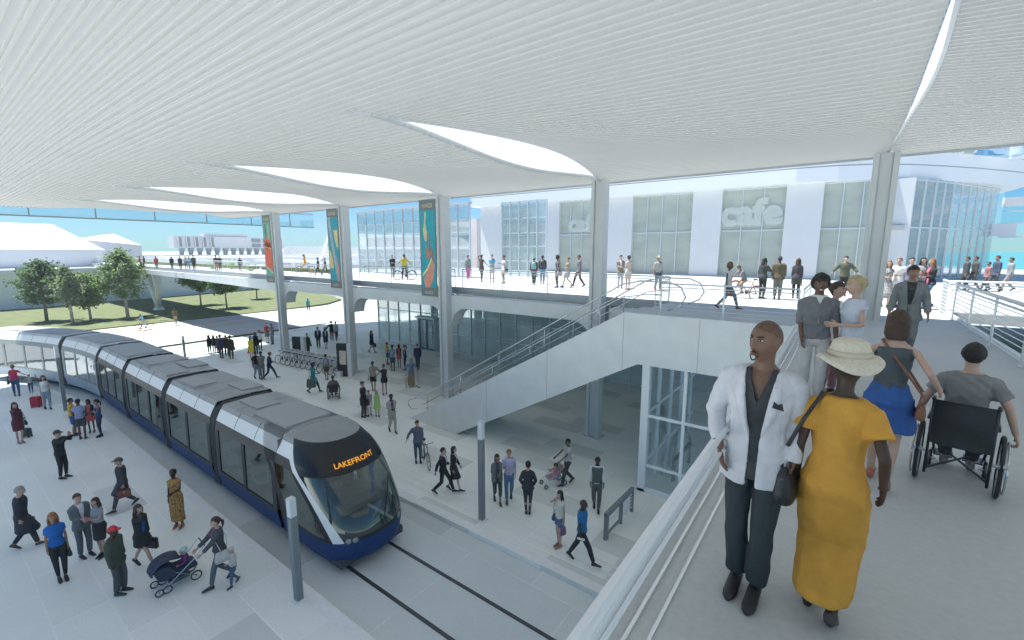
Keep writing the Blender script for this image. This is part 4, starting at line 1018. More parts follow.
def headmesh(n_u,n_v,fem=False):
    """returns function placing head points in head space: x right, y forward, z up; centre between ears"""
    vs=[]
    for i in range(n_v+1):
        ph=PI*i/n_v
        for j in range(n_u):
            q=2*PI*j/n_u
            x=math.sin(ph)*math.sin(q); y=math.sin(ph)*math.cos(q); z=math.cos(ph)
            X=x*.074; Y=y*(.098 if y<0 else .092); Z=z*(.115 if z>0 else .125)
            if z<0:
                k=min(1,-z); X*=1-.34*k**1.3; 
                if y<0: Y*=1-.50*k
                else: Y*=1+.05*k
            if z>0: X*=1+.05*math.sin(PI*z)
            if y>.2:
                G=lambda cx,cz,sx,sz: math.exp(-((X-cx)/sx)**2-((Z-cz)/sz)**2)
                Y+=.026*G(0,-.025,.013,.020)+.012*G(0,.005,.010,.022)
                Y+=.006*G(0,.040,.05,.012)-.009*(G(.031,.012,.017,.014)+G(-.031,.012,.017,.014))
                Y+=.009*G(0,-.066,.026,.010)-.005*G(0,-.084,.03,.007)+.010*G(0,-.108,.024,.016)
                Y+=.004*(G(.045,-.03,.02,.025)+G(-.045,-.03,.02,.025))
            vs.append((X,Y,Z))
    return vs
def add_head(g,M3,c,lod,fem=False,mi=0):
    nu,nv=(40,36) if lod==2 else ((20,16) if lod==1 else (12,9))
    vs=[M3@np.array(v)+c for v in headmesh(nu,nv,fem)]
    g.add(vs,[(i*nu+j,(i+1)*nu+j,(i+1)*nu+(j+1)%nu,i*nu+(j+1)%nu) for i in range(nv) for j in range(nu)],mi)
    for s in (-1,1): g.ell(c+M3@V3(s*.074,-.008,.0),(.010,.020,.032),8,6,mi,rot=M3@np.array([[1,0,0],[0,1,-.2],[0,.2,1]]))
def mcol(kind,c,**k): return mat('%s_%.3f_%.3f_%.3f'%(kind,*c),c,**k)
def skinm(c): return mcol('skin',c,rough=.5,noise=.05,nscale=14)
def clothm(c,pat=0): return mcol('cloth%s'%(pat or ''),c,rough=.85,noise=pat if pat else .10,nscale=28 if pat else 9,bump=.35,bscale=26)
def hairm(c): return mcol('hair',c,rough=.6,noise=.25,nscale=30,bump=.6,bscale=70)
SK={'n':(.19,.105,.07),'d':(.055,.030,.020),'b':(.14,.078,.05),'m':(.30,.18,.125),'l':(.48,.32,.25)}
HC={'k':(.018,.016,.015),'br':(.055,.032,.02),'lb':(.19,.115,.06),'bl':(.42,.32,.18),'gy':(.28,.27,.26),'au':(.24,.10,.035)}
def head_frame(yaw,pitch,Tm):
    return np.array(Tm)@np.array((Matrix.Rotation(-yaw,3,'Z')@Matrix.Rotation(pitch,3,'X')))
class Fig: pass
def person(px,yt,yf,face,lab,z=0.0,h=None,fem=False,skin='m',hair=('short','br'),top=None,jacket=None,bottom=None,shoes=(.03,.03,.03),
           arms=('down','down'),legs='stand',stride=.55,lean=0,hy=0,hp=0,grp=None,lod=None,hat=None,xy=None,seat=None,child=False,collar=None,barefoot=False,wide=1.0,vest=None,socks=None,kidk=1):
    if xy is None:
        fx=px
        for _ in range(3):
            x,y,_z=atZ(fx,yf,z); hh=(h or 1.7)*.58 if not child else .6
            fx-= scr_x(x,y,z+hh)-px
        x,y,_z=atZ(fx,yf,z); px_f=fx
    else: x,y=xy
    if h is None:
        h=height_for(px if xy else px_f,yt,yf,z); h=min(1.93,max(1.48,h)) if not child else min(1.45,max(.8,h))
    k=h/1.75; pix=abs(yf-yt)
    if lod is None: lod=2 if pix>105 else (1 if pix>=45 else 0)
    head_rz=math.atan2(-y,-x)+R(face)-PI/2
    root=empty('person',(x,y,z),head_rz,lab,'person',grp)
    vx=(.0075,.014,.022)[2-lod]*k
    # --- skeleton
    Q=SHF if fem else SHM
    pz=.93; drop=0
    if seat is not None: pz=seat/k+.10
    elif legs=='walk': drop=.035*stride/.55
    elif legs=='squat': drop=.4
    pz-=drop
    Pv=V3(0,0,pz)
    Lm=np.array(Matrix.Rotation(-lean,3,'X'))
    def T(p): return Lm@(np.array(p)-V3(0,0,.93))+Pv
    hips=[V3(s*.088,0,pz) for s in (-1,1)]
    ank=[];pole=[V3(s*.06,1,0) for s in (-1,1)]; foot=[]
    st=stride/2
    sx=.085*wide
    if seat is not None:
        ank=[V3(s*.10,.42,.12 if seat>0.3 else .1) for s in (-1,1)]; foot=[0,0]
    elif legs=='walk': ank=[V3(-sx*.8,st,.085),V3(sx*.8,-st*.95,.15)]; foot=[.10,-.55]
    elif legs=='walk2': ank=[V3(-sx*.8,-st*.95,.15),V3(sx*.8,st,.085)]; foot=[-.55,.10]
    elif legs=='straddle': ank=[V3(-.17,0,.08),V3(.17,.02,.08)]; foot=[0,0]
    elif legs=='pedal': ank=[V3(-.11,.12,.30),V3(.11,-.08,.55)]; foot=[0,0]
    elif legs=='cross': ank=[V3(.02,.06,.08),V3(-.01,-.06,.08)]; foot=[0,0]
    elif legs=='close': ank=[V3(-.055,.02,.08),V3(.055,-.01,.08)]; foot=[0,0]
    else: ank=[V3(-sx,.02,.08),V3(sx,-.03,.08)]; foot=[0,0]
    knee=[]
    for i in (0,1):
        kn,an=ik(hips[i],ank[i],.44,.415,pole[i]); knee.append(kn); ank[i]=an
    shx=.132 if fem else .160
    sh=[T((s*shx,-.005,1.40)) for s in (-1,1)]
    hand=[];elb=[]
    ak=.0
    for i,s in ((0,-1),(1,1)):
        a=arms[i]; off=ARM[a] if isinstance(a,str) else a
        tgt=sh[i]+V3(s*off[0],off[1],off[2]) if seat is not None or a in('bars','push') else sh[i]+Lm@V3(s*off[0],off[1],off[2])
        pole_={'hip':V3(s*1,-.6,0),'wheel':V3(s*1.2,-.5,.3),'pocket':V3(s*.9,-.8,0),'headtop':V3(s*1,.3,.2),'ear':V3(s*.5,.2,-1),'photo':V3(s*.6,.1,-1),'up':V3(s,0,-.5)}.get(a if isinstance(a,str) else '',V3(s*.35,-1,-.35))
        e,w_=ik(sh[i],tgt,.275,.245,pole_); elb.append(e); hand.append(w_)
    hc=T((0,.022,1.62)); 
    HM=head_frame(hy,hp,Lm if lean else np.eye(3))
    nb=T((0,-.008,1.45))
    # --- body
    n=16 if lod==2 else 12
    def torso_rings(q,off=0,zmin=0,zmax=9,offy=None):
        rs=[];oy=off if offy is None else offy
        zs=[r_[0] for r_ in q]
        lst=[r_ for r_ in q if zmin<=r_[0]<=zmax]
        def at(zz):
            for a,b in zip(q[:-1],q[1:]):
                if a[0]<=zz<=b[0]:
                    t=(zz-a[0])/(b[0]-a[0]); return tuple(a[i]*(1-t)+b[i]*t for i in range(4))
            return q[0] if zz<q[0][0] else q[-1]
        if zmin>q[0][0]: lst=[at(zmin)]+[l for l in lst if l[0]>zmin+.01]
        if zmax<q[-1][0]: lst=[l for l in lst if l[0]<zmax-.01]+[at(zmax)]
        for (zz,rx,ry,cy) in lst:
            if zz<.94: c=V3(0,cy,zz-.93+pz); ux,uy=V3(rx+off,0,0),V3(0,ry+oy,0)
            else: c=T((0,cy,zz)); ux,uy=Lm@V3(rx+off,0,0),Lm@V3(0,ry+oy,0)
            rs.append(ring(c,ux,uy,n))
        return rs
    LR=(.080,.050,.048,.033) if not fem else (.080,.047,.044,.030)
    AR=(.046,.035,.024) if not fem else (.037,.029,.020)
    slim=-.012 if (jacket or top) else 0
    g=MB()
    loft(g,torso_rings(Q,slim))
    hd=hc-nb
    tubeL(g,[nb-hd*.25,nb+hd*.35,hc-HM@V3(0,.02,.03)],[.058 if not fem else .047,.052 if not fem else .043,.05],n)
    for i in (0,1):
        calf=knee[i]*.68+ank[i]*.32+V3(0,-.012,0)
        tubeL(g,[hips[i]+V3(0,0,.0),hips[i]*.5+knee[i]*.5,knee[i],calf,ank[i]],[LR[0]-.012,LR[0]*.82-.006,LR[1]-.004,LR[2],LR[3]],n)
        sp=sh[i]+(T((0,0,1.36))-sh[i])*.25
        tubeL(g,[sp,sh[i]*.85+elb[i]*.15,elb[i],elb[i]*.65+hand[i]*.35,hand[i]],[AR[0]-.006,AR[0]-.006,AR[1],AR[1]*.92,AR[2]],n)
        # foot
        fp=foot[i]; fd=V3(0,math.cos(fp),math.sin(fp)) ; 
        tubeL(g,[ank[i]+V3(0,-.015,-.03),ank[i]+fd*.07+V3(0,0,-.05),ank[i]+fd*.13+V3(0,0,-.058)],[.027,.022,.016],8)
    palmd=[]
    for i,s in ((0,-1),(1,1)):
        d=nrm(hand[i]-elb[i]); a=arms[i]
        nrmv=V3(-s,0,0)-d*np.dot(V3(-s,0,0),d)
        if np.linalg.norm(nrmv)<.3: nrmv=V3(0,0,-1)-d*np.dot(V3(0,0,-1),d)
        nrmv=nrm(nrmv); lat=nrm(np.cross(d,nrmv)); 
        if lat[1]+lat[2]*.5<0: lat=-lat    # thumb side: forward / up
        palmd.append((d,nrmv,lat))
        loft(g,[ring(hand[i]+d*t,lat*w1,nrmv*w2,8) for t,w1,w2 in ((-.01,.024,.018),(.02,.032,.017),(.05,.040,.016),(.085,.039,.013))])
    add_head(g,HM,hc,lod,fem)
    bme=remesh(g,vx,2 if lod==2 else 2)
    g2=MB(); g2.v=[tuple(v.co) for v in bme.vertices]; g2.f=[tuple(p.vertices) for p in bme.polygons]; g2.m=[0]*len(g2.f)
    # fingers
    for i,s in ((0,-1),(1,1)):
        d,nv_,lat=palmd[i]; a=arms[i]; curl=1.5 if a in('carry','push','bars','ear','photo','read','shoulderbag','wheel') else .55
        nf=8 if lod==2 else 4
        for q,(lo,ln) in enumerate(((.028,.070),(.010,.078),(-.009,.072),(-.027,.056))):
            p0=hand[i]+d*.078+lat*lo; c1,c2,c3=curl*.3,curl*.85,curl*1.35
            pts=[p0-d*.015,p0]
            for cc,ll in ((c1,.42),(c2,.32),(c3,.26)): pts.append(pts[-1]+(d*math.cos(cc)+nv_*math.sin(cc))*ln*ll)
            g2.tube(pts,[.0085,.0088,.0082,.0074,.0055],nf)
        p0=hand[i]+d*.025+lat*.024
        td=nrm(lat*.9+d*.9+nv_*.35); p1=p0+td*.034; p2=p1+nrm(lat*.3+d+nv_*.5)*.03; g2.tube([p0-lat*.01,p0,p1,p2],[.012,.0115,.010,.007],nf)
    mats=[skinm(SK[skin])]
    if lod>=1:
        mats+=[mat('eye_white',(.62,.60,.57),.3),mat('eye_dark',(.02,.015,.012),.2),mcol('lips',tuple(c*f for c,f in zip(SK[skin],(.95,.72,.70))),rough=.5),hairm(HC[hair[1]] if hair[1] in HC else hair[1]),mat('teeth',(.75,.73,.68),.3)]
        for s in (-1,1):
            g2.ell(hc+HM@V3(s*.031,.0785,.012),(.0115,.0085,.0048),10,6,1,rot=HM)
            g2.ell(hc+HM@V3(s*.031,.0855,.012),(.0055,.0035,.0046),8,5,2,rot=HM)
            g2.tube([hc+HM@V3(s*(.014+.011*t),.094-.006*t*t*.6,.030+.004*math.sin(t)) for t in (0,1,2,3)],[.0025,.0042,.004,.002],5,4)
            g2.tube([hc+HM@V3(s*(.016+.009*t),.088-.002*t,.0185+.0025*math.sin(t*1.1)) for t in (0,1,2,3)],.0018,4,2)
            g2.ell(hc+HM@V3(s*.008,.113,-.040),(.0035,.003,.0022),6,4,2,rot=HM)
        smile=lab.find('grinning')>=0
        for zz,hh in ((-.0625,.0035),(-.072,.0045)):
            if smile: zz+= .002 if zz>-.065 else -.009
            g2.tube([hc+HM@V3(t*.024,.102-.012*t*t,zz+(.008*t*t if smile else 0)) for t in (-1,-.6,-.2,.2,.6,1)],[.0015,hh,hh*1.1,hh*1.1,hh,.0015],6,3)
        if smile: g2.tube([hc+HM@V3(t*.02,.100-.012*t*t,-.0705+.006*t*t) for t in (-1,-.5,0,.5,1)],[.002,.006,.0075,.006,.002],6,5)
        if 'goatee' in lab:
            g2.tube([hc+HM@V3(t*.026,.098-.010*t*t,-.104+.030*t*t) for t in (-1,-.6,-.2,.2,.6,1)],[.003,.0035,.0045,.0045,.0035,.003],6,4)
            g2.tube([hc+HM@V3(t*.025,.101-.012*t*t,-.0535-.010*t*t) for t in (-1,-.6,-.2,.2,.6,1)],[.002,.0032,.003,.003,.0032,.002],5,4)
    from mathutils import noise as mn
    def fin(name,mb_or_me,m,smooth=True,k_=k):
        if lod==2 and not isinstance(mb_or_me,MB) and name!='hair':
            me_=mb_or_me; nv_=len(me_.vertices); co=np.empty(nv_*3,np.float32); me_.vertices.foreach_get('co',co); co=co.reshape(-1,3)
            no=np.empty(nv_*3,np.float32); me_.vertices.foreach_get('normal',no) if hasattr(me_.vertices[0],'normal') else None; no=no.reshape(-1,3)
            f_=1.0 if name in('dress','skirt','trousers') else 2.0; X_,Y_,Z_=co[:,0],co[:,1],co[:,2]
            w_=np.sin(X_*31+px+2.2*np.sin(Z_*9*f_+Y_*6))*np.sin(Y_*27+Z_*11*f_+1.7*np.sin(X_*13))*.0042+np.sin(X_*58+Z_*33*f_+3*np.sin(Y_*21+Z_*7))*.0016+np.sin(Z_*46+X_*17+2*np.sin(Y_*15+px))*.0014
            co=co+no*w_[:,None]; me_.vertices.foreach_set('co',co.ravel().astype(np.float32))
        if isinstance(mb_or_me,MB): 
            o=mb_or_me.build(name,m,root,smooth=smooth)
        else:
            me=mb_or_me; me.materials.clear()
            for q in (m if isinstance(m,(list,tuple)) else [m]): me.materials.append(q)
            me.polygons.foreach_set('use_smooth',[True]*len(me.polygons)); o=bpy.data.objects.new(name,me); C.objects.link(o); o.parent=root; me.name=name
        o.scale=(k_,)*3; return o
    bpy.data.meshes.remove(bme)
    fin('body',g2,mats)
    # --- clothes
    def legx(i,zz):
        for a,b in ((hips[i],knee[i]),(knee[i],ank[i])):
            if min(a[2],b[2])-1e-6<=zz<=max(a[2],b[2])+1e-6 and abs(a[2]-b[2])>1e-4:
                t=(a[2]-zz)/(a[2]-b[2]); return a+(b-a)*t
        return hips[i]
    def skirt_rings(off,hem,flare,z1=.92):
        rs=[];N=7
        for q in range(N+1):
            zz=hem+(z1-hem)*q/N; w=(z1-zz)
            if zz>.87+0*pz: 
                rs.append(ring(V3(0,-.01,zz-.93+pz),V3((.172 if fem else .165)+off+flare*w*.3,0,0),V3(0,.12+off,0),n)); continue
            a,b=legx(0,zz),legx(1,zz); c=(a+b)/2; lr=.078-.02*min(1,w/.5)
            rx=abs(a[0]-b[0])/2+lr+off+flare*w+.014; ry=min(abs(a[1]-b[1])/2,.13+abs(a[1]-b[1])*.12)+lr+off+flare*w*.8+.024; tt=max(0,min(1,(zz-.55)/.25)); rx=max(rx,(.150+off)*tt); ry=max(ry,(.108+off)*tt)
            # wavy hem
            rg_=[]
            for j in range(n*2):
                q_=2*PI*j/(n*2); wv=1+(.06*min(1,w*2)*math.sin(q_*7+c[0]) if flare>.08 else .015*math.sin(q_*5))
                rg_.append(V3(c[0]+rx*wv*math.cos(q_),c[1]+ry*wv*math.sin(q_),zz))
            rs.append(rg_[::2] if True else rg_)
        return rs
    def arm_sleeve(g,i,ls,off,cuff=0):
        A=sh[i]; E=elb[i]; Hn=hand[i]; sp=A+(T((0,0,1.35))-A)*.35
        la=np.linalg.norm(E-A); tot=la+np.linalg.norm(Hn-E); Ls=ls*tot
        pts=[sp,A+(E-A)*.1]; rs=[AR[0]+off,AR[0]+off+.004]
        if Ls<=la: pts.append(A+(E-A)*(Ls/la)); rs.append(AR[0]*.9+off+.006+cuff)
        else:
            pts+= [E]; rs+=[AR[1]+off+.003]; t=(Ls-la)/(tot-la); pts.append(E+(Hn-E)*t); rs.append(AR[1]*(1-t)+AR[2]*t+off+cuff)
        tubeL(g,pts,rs,n)
    def make_top(sp_,name):
        col=sp_['c']; off=sp_.get('off',.011); hem=sp_.get('hem',.90); ls=sp_.get('ls',.32); g=MB()
        zt=sp_.get('zt',1.455)
        if hem<.86: 
            sr=skirt_rings(off,hem,sp_.get('flare',.03)); loft(g,sr[:-1]+torso_rings(Q,off,.90,zt)[0:])
        else: loft(g,torso_rings(Q,off,hem,zt))
        if ls>0:
            for i in (0,1): arm_sleeve(g,i,ls,off,sp_.get('cuff',0))
        me=remesh(g,vx,3)
        if sp_.get('open'):
            bm=bmesh.new(); bm.from_mesh(me); dele=[]
            w0=sp_['open']; Li=np.linalg.inv(Lm)
            for f in bm.faces:
                c=f.calc_center_median(); cc=Li@(np.array(c)-Pv)+V3(0,0,.93)
                bt=sp_.get('button',-1); wl=(w0*max(0,min(1,(cc[2]-bt)/(1.46-bt))) if (bt>1.2) else w0*(.35+.65*max(0,min(1,(cc[2]-1.05)/.4)))) if sp_.get('lapel') else w0
                if cc[1]>.02 and abs(cc[0])<wl and cc[2]<1.5: 
                    lim=sp_.get('button',-1)
                    if cc[2]>lim: dele.append(f)
            bmesh.ops.delete(bm,geom=dele,context='FACES')
            bv=[v for v in bm.verts if v.is_boundary]
            for _ in range(8):
                nw={v:sum((e.other_vert(v).co for e in v.link_edges if e.is_boundary),Vector())/max(1,sum(1 for e in v.link_edges if e.is_boundary)) for v in bv}
                for v in bv: v.co=v.co*.4+nw[v]*.6
            bm.to_mesh(me); bm.free()
        o=fin(name,me,clothm(col,sp_.get('pat',0)))
        if sp_.get('open'):
            so_=o.modifiers.new('s','SOLIDIFY'); so_.thickness=.012*k; so_.offset=-1
        if sp_.get('lapel') and lod==2 and off>.015 and sp_.get('button',-1)<1.2:
            for s in (-1,1):
                gl=MB(); w0=sp_['open']; vs=[]
                for q in range(9):
                    zz=1.44-.36*q/8; wx=w0*(.35+.65*max(0,min(1,(zz-1.05)/.4))); wd_=.052*math.sin(PI*min(1,(q+.8)/8.5))**.6
                    for t in (0,1):
                        X_=wx+wd_*t; rr=next((r_ for r_ in Q if r_[0]>=zz),Q[-1]); yy=(rr[2]+off+.010)*math.sqrt(max(.05,1-(X_/(rr[1]+off+.02))**2))+rr[3]+.004
                        vs.append(T((s*X_,yy,zz)))
                gl.add(vs,[(2*i,2*i+1,2*i+3,2*i+2) for i in range(8)]); lo=fin('lapel',gl,clothm(tuple(min(1,c*1.06) for c in col),sp_.get('pat',0))); mo=lo.modifiers.new('s','SOLIDIFY'); mo.thickness=.006
        return o
    if bottom:
        kd=bottom['k']; c=bottom['c']; off=bottom.get('off',.012); g=MB()
        if kd in('trousers','shorts','jeans'):
            loft(g,torso_rings(Q,off*.8,.80,1.06))
            for i in (0,1):
                le=bottom.get('len',.96 if kd!='shorts' else .42)
                H0,K0,A0=hips[i],knee[i],ank[i]
                r0=LR[0]+off*.6; r1=LR[1]+off+.006*wide; r2=bottom.get('cuff',.052 if kd=='trousers' else .043)
                if le>.52:
                    t=(le-.5)/.5; tubeL(g,[H0,H0*.5+K0*.5,K0,K0*.5+A0*.5,K0+(A0-K0)*t+V3(0,0,-.0)],[r0,r0*.9,r1,(r1+r2)/2+.002,r2],n)
                else:
                    t=le/.5; tubeL(g,[H0,H0+(K0-H0)*t*.5,H0+(K0-H0)*t],[r0,r0*.97+.004,r0*.86+.012],n)
        elif kd=='skirt':
            loft(g,skirt_rings(off,bottom.get('hem',.5),bottom.get('flare',.06),1.0)[:-1]+torso_rings(Q,off,.93,1.05))
        fin('trousers' if kd in('trousers','jeans') else kd,remesh(g,vx,3),clothm(c,bottom.get('pat',0)))
    if top:
        make_top(top,top.get('n','shirt'))
    if vest: make_top(dict(off=.022,ls=0,hem=.93,zt=1.43,**vest),'waistcoat')
    if jacket: make_top(dict({'off':.021,'ls':.93,'hem':.80,'flare':.03},**jacket),jacket.get('n','jacket'))
    if not barefoot:
        for i in (0,1):
            g=MB(); fp=foot[i]; fd=V3(0,math.cos(fp),math.sin(fp)); up=V3(0,-math.sin(fp),math.cos(fp)); b=ank[i]-up*.075
            sec=[(-.06,.024,.034),(-.035,.036,.050),(.015,.038,.052),(.05,.038,.044),(.09,.039,.033),(.14,.040,.022),(.18,.032,.016),(.20,.012,.008)]
            loft(g,[ring(b+fd*a+up*(hh*.95),V3(w1,0,0),up*hh,10) for a,w1,hh in sec])
            fin('shoe',g,mcol('shoe',shoes,rough=.4))
    # --- hair
    hk,hcx=hair; hcol=HC[hcx] if isinstance(hcx,str) else hcx
    if hk=='bald': hcol=tuple(c*.62 for c in SK[skin])
    def capmesh(t,zf,zs,zb,nu=20,nv=14,noise=0,puff=(1,1,1)):
        g=MB(); vs=[]; rg_=random.Random(int(px)*7+int(yf))
        for v in headmesh(nu,nv):
            X,Y,Z=v; r0=math.sqrt(X*X+Y*Y+Z*Z); th=math.atan2(Y,abs(X)+1e-6)
            lim=zf if th>.55 else (zs+(zf-zs)*max(0,(th+.1)/.65) if th>-.1 else zs+(zb-zs)*min(1,(-th-.1)/.9))
            if Z>lim: sc=(r0+t+(rg_.uniform(-noise,noise) if noise else 0))/r0
            elif Z>lim-.02: sc=(r0+t*.5)/r0
            else: sc=.86
            vs.append(HM@np.array((X*sc*puff[0],Y*sc*puff[1]-(.004),Z*sc*puff[2]+.002))+hc)
        g.add(vs,[(i*nu+j,(i+1)*nu+j,(i+1)*nu+(j+1)%nu,i*nu+(j+1)%nu) for i in range(nv) for j in range(nu)])
        return g
    NU,NV=(40,30) if lod==2 else (18,12)
    g=None
    if hk=='bald': g=capmesh(.0022,.066,.02,-.02,NU,NV) if lod==2 else None
    elif hk=='short': g=capmesh(.014,.058,.0,-.05,NU,NV,.006 if lod==2 else 0)
    elif hk=='curly': g=capmesh(.034,.062,-.02,-.07,NU,NV,.010)
    elif hk in('long','bob','pony','bun','updo','verylong'):
        g=capmesh(.016,.060,-.045 if hk in('long','bob','verylong') else .0,-.085,NU,NV,.002)
        def P(*a): return HM@V3(*a)+hc
        X=HM@V3(1,0,0); Y=HM@V3(0,1,0)
        if hk in('long','verylong'):
            L=.30 if hk=='long' else .46
            rs=[ring(P(0,-.035,.03),X*.080,Y*.07,12),ring(P(0,-.05,-.05),X*.088,Y*.062,12)]
            for q in range(1,6):
                t=q/5; c=P(0,-.075,-.05)+V3(0,-.035*t,-L*t) if not lean else P(0,-.075-.02*t,-.05-L*t)
                rs.append(ring(c,X*(.092-.035*t*t),Y*(.045-.02*t),12))
            loft(g,rs)
            for s in (-1,1): g.tube([P(s*.074,.02,.03),P(s*.085,.015,-.05),P(s*.085,.0,-.12),P(s*.08,.0,-.2)],[.02,.024,.022,.012],8)
        elif hk=='bob':
            loft(g,[ring(P(0,-.03,.03),X*.085,Y*.075,12),ring(P(0,-.035,-.04),X*.094,Y*.072,12),ring(P(0,-.04,-.10),X*.094,Y*.066,12),ring(P(0,-.045,-.15),X*.074,Y*.05,12)])
        elif hk=='pony':
            g.ell(P(0,-.11,.02),(.03,.03,.03)); g.tube([P(0,-.11,.02),P(0,-.15,-.03),P(0,-.15,-.12),P(0,-.135,-.22)],[.02,.034,.03,.01],8)
        elif hk=='bun': g.ell(P(0,-.10,.075),(.045,.042,.04))
        elif hk=='updo': g.ell(P(0,-.085,.03),(.07,.055,.07)); 
    if g: fin('hair',remesh(g,vx*.8,1) if lod>=1 else g,hairm(hcol))
    if hat:
        kd,c=hat; P=lambda *a: HM@V3(*a)+hc
        X=HM@V3(1,0,0); Y=HM@V3(0,1,0); Z=HM@V3(0,0,1); g=MB()
        if kd=='sunhat':
            tl=V3(0,0,0); nn=36; rs=[]
            prof=[(.0,.172,.0),(.07,.170,.0),(.094,.150,-.0),(.098,.10,-.0),(.103,.055,0),(.125,.034,0),(.235,-.03,0)]
            prof=[(.001,.145),(.06,.142),(.086,.125),(.095,.085),(.101,.045),(.12,.036),(.145,.026),(.160,.004),(.157,-.002),(.14,.018),(.10,.030),(.08,.030)]
            for rr_,zz in prof:
                rs.append([hc+X*(rr_*math.cos(2*PI*j/nn))+Y*(rr_*1.08*math.sin(2*PI*j/nn)-.01)+Z*(zz+.022+(.03*math.sin(2*PI*j/nn*2+.9)*max(0,(rr_-.1)/.06) if rr_>.1 else 0)) for j in range(nn)])
            loft(g,rs)
            o=fin('sun_hat',g,mat('straw',(.66,.60,.48),.9,noise=.12,nscale=60,bump=.5,bscale=120))
            g=MB(); loft(g,[[hc+X*(rr_*math.cos(2*PI*j/nn))+Y*(rr_*1.08*math.sin(2*PI*j/nn)-.01)+Z*(zz+.022) for j in range(nn)] for rr_,zz in ((.105,.05),(.107,.062),(.102,.08))]); fin('hat_band',g,mat('hat_band',(.5,.44,.34),.8))
        else:
            g=capmesh(.020,.045 if kd!='beanie' else .03,.02,.0 if kd!='beanie' else -.04,NU,NV)
            if kd in('cap','flatcap'): 
                loft(g,[ring(P(0,.085,.05),X*.06,Z*.008,12),ring(P(0,.15,.038),X*.055,Z*.007,12),ring(P(0,.165,.036),X*.03,Z*.005,12)])
            fin({'cap':'cap','flatcap':'flat_cap','beanie':'beanie','helmet':'helmet','headscarf':'headscarf'}[kd],g,clothm(c))
    f=Fig(); f.root=root; f.k=k; f.x=x; f.y=y; f.z=z; f.rz=head_rz
    def w(p): return Matrix.Translation((x,y,z))@Matrix.Rotation(head_rz,4,'Z')@(Vector(tuple(p))*k)
    f.w=w; f.hand=[w(h_+palmd[i][0]*.08) for i,h_ in enumerate(hand)]; f.sh=[w(q) for q in sh]; f.local=dict(sh=sh,hand=hand,elb=elb,hips=hips,hc=hc)
    return f
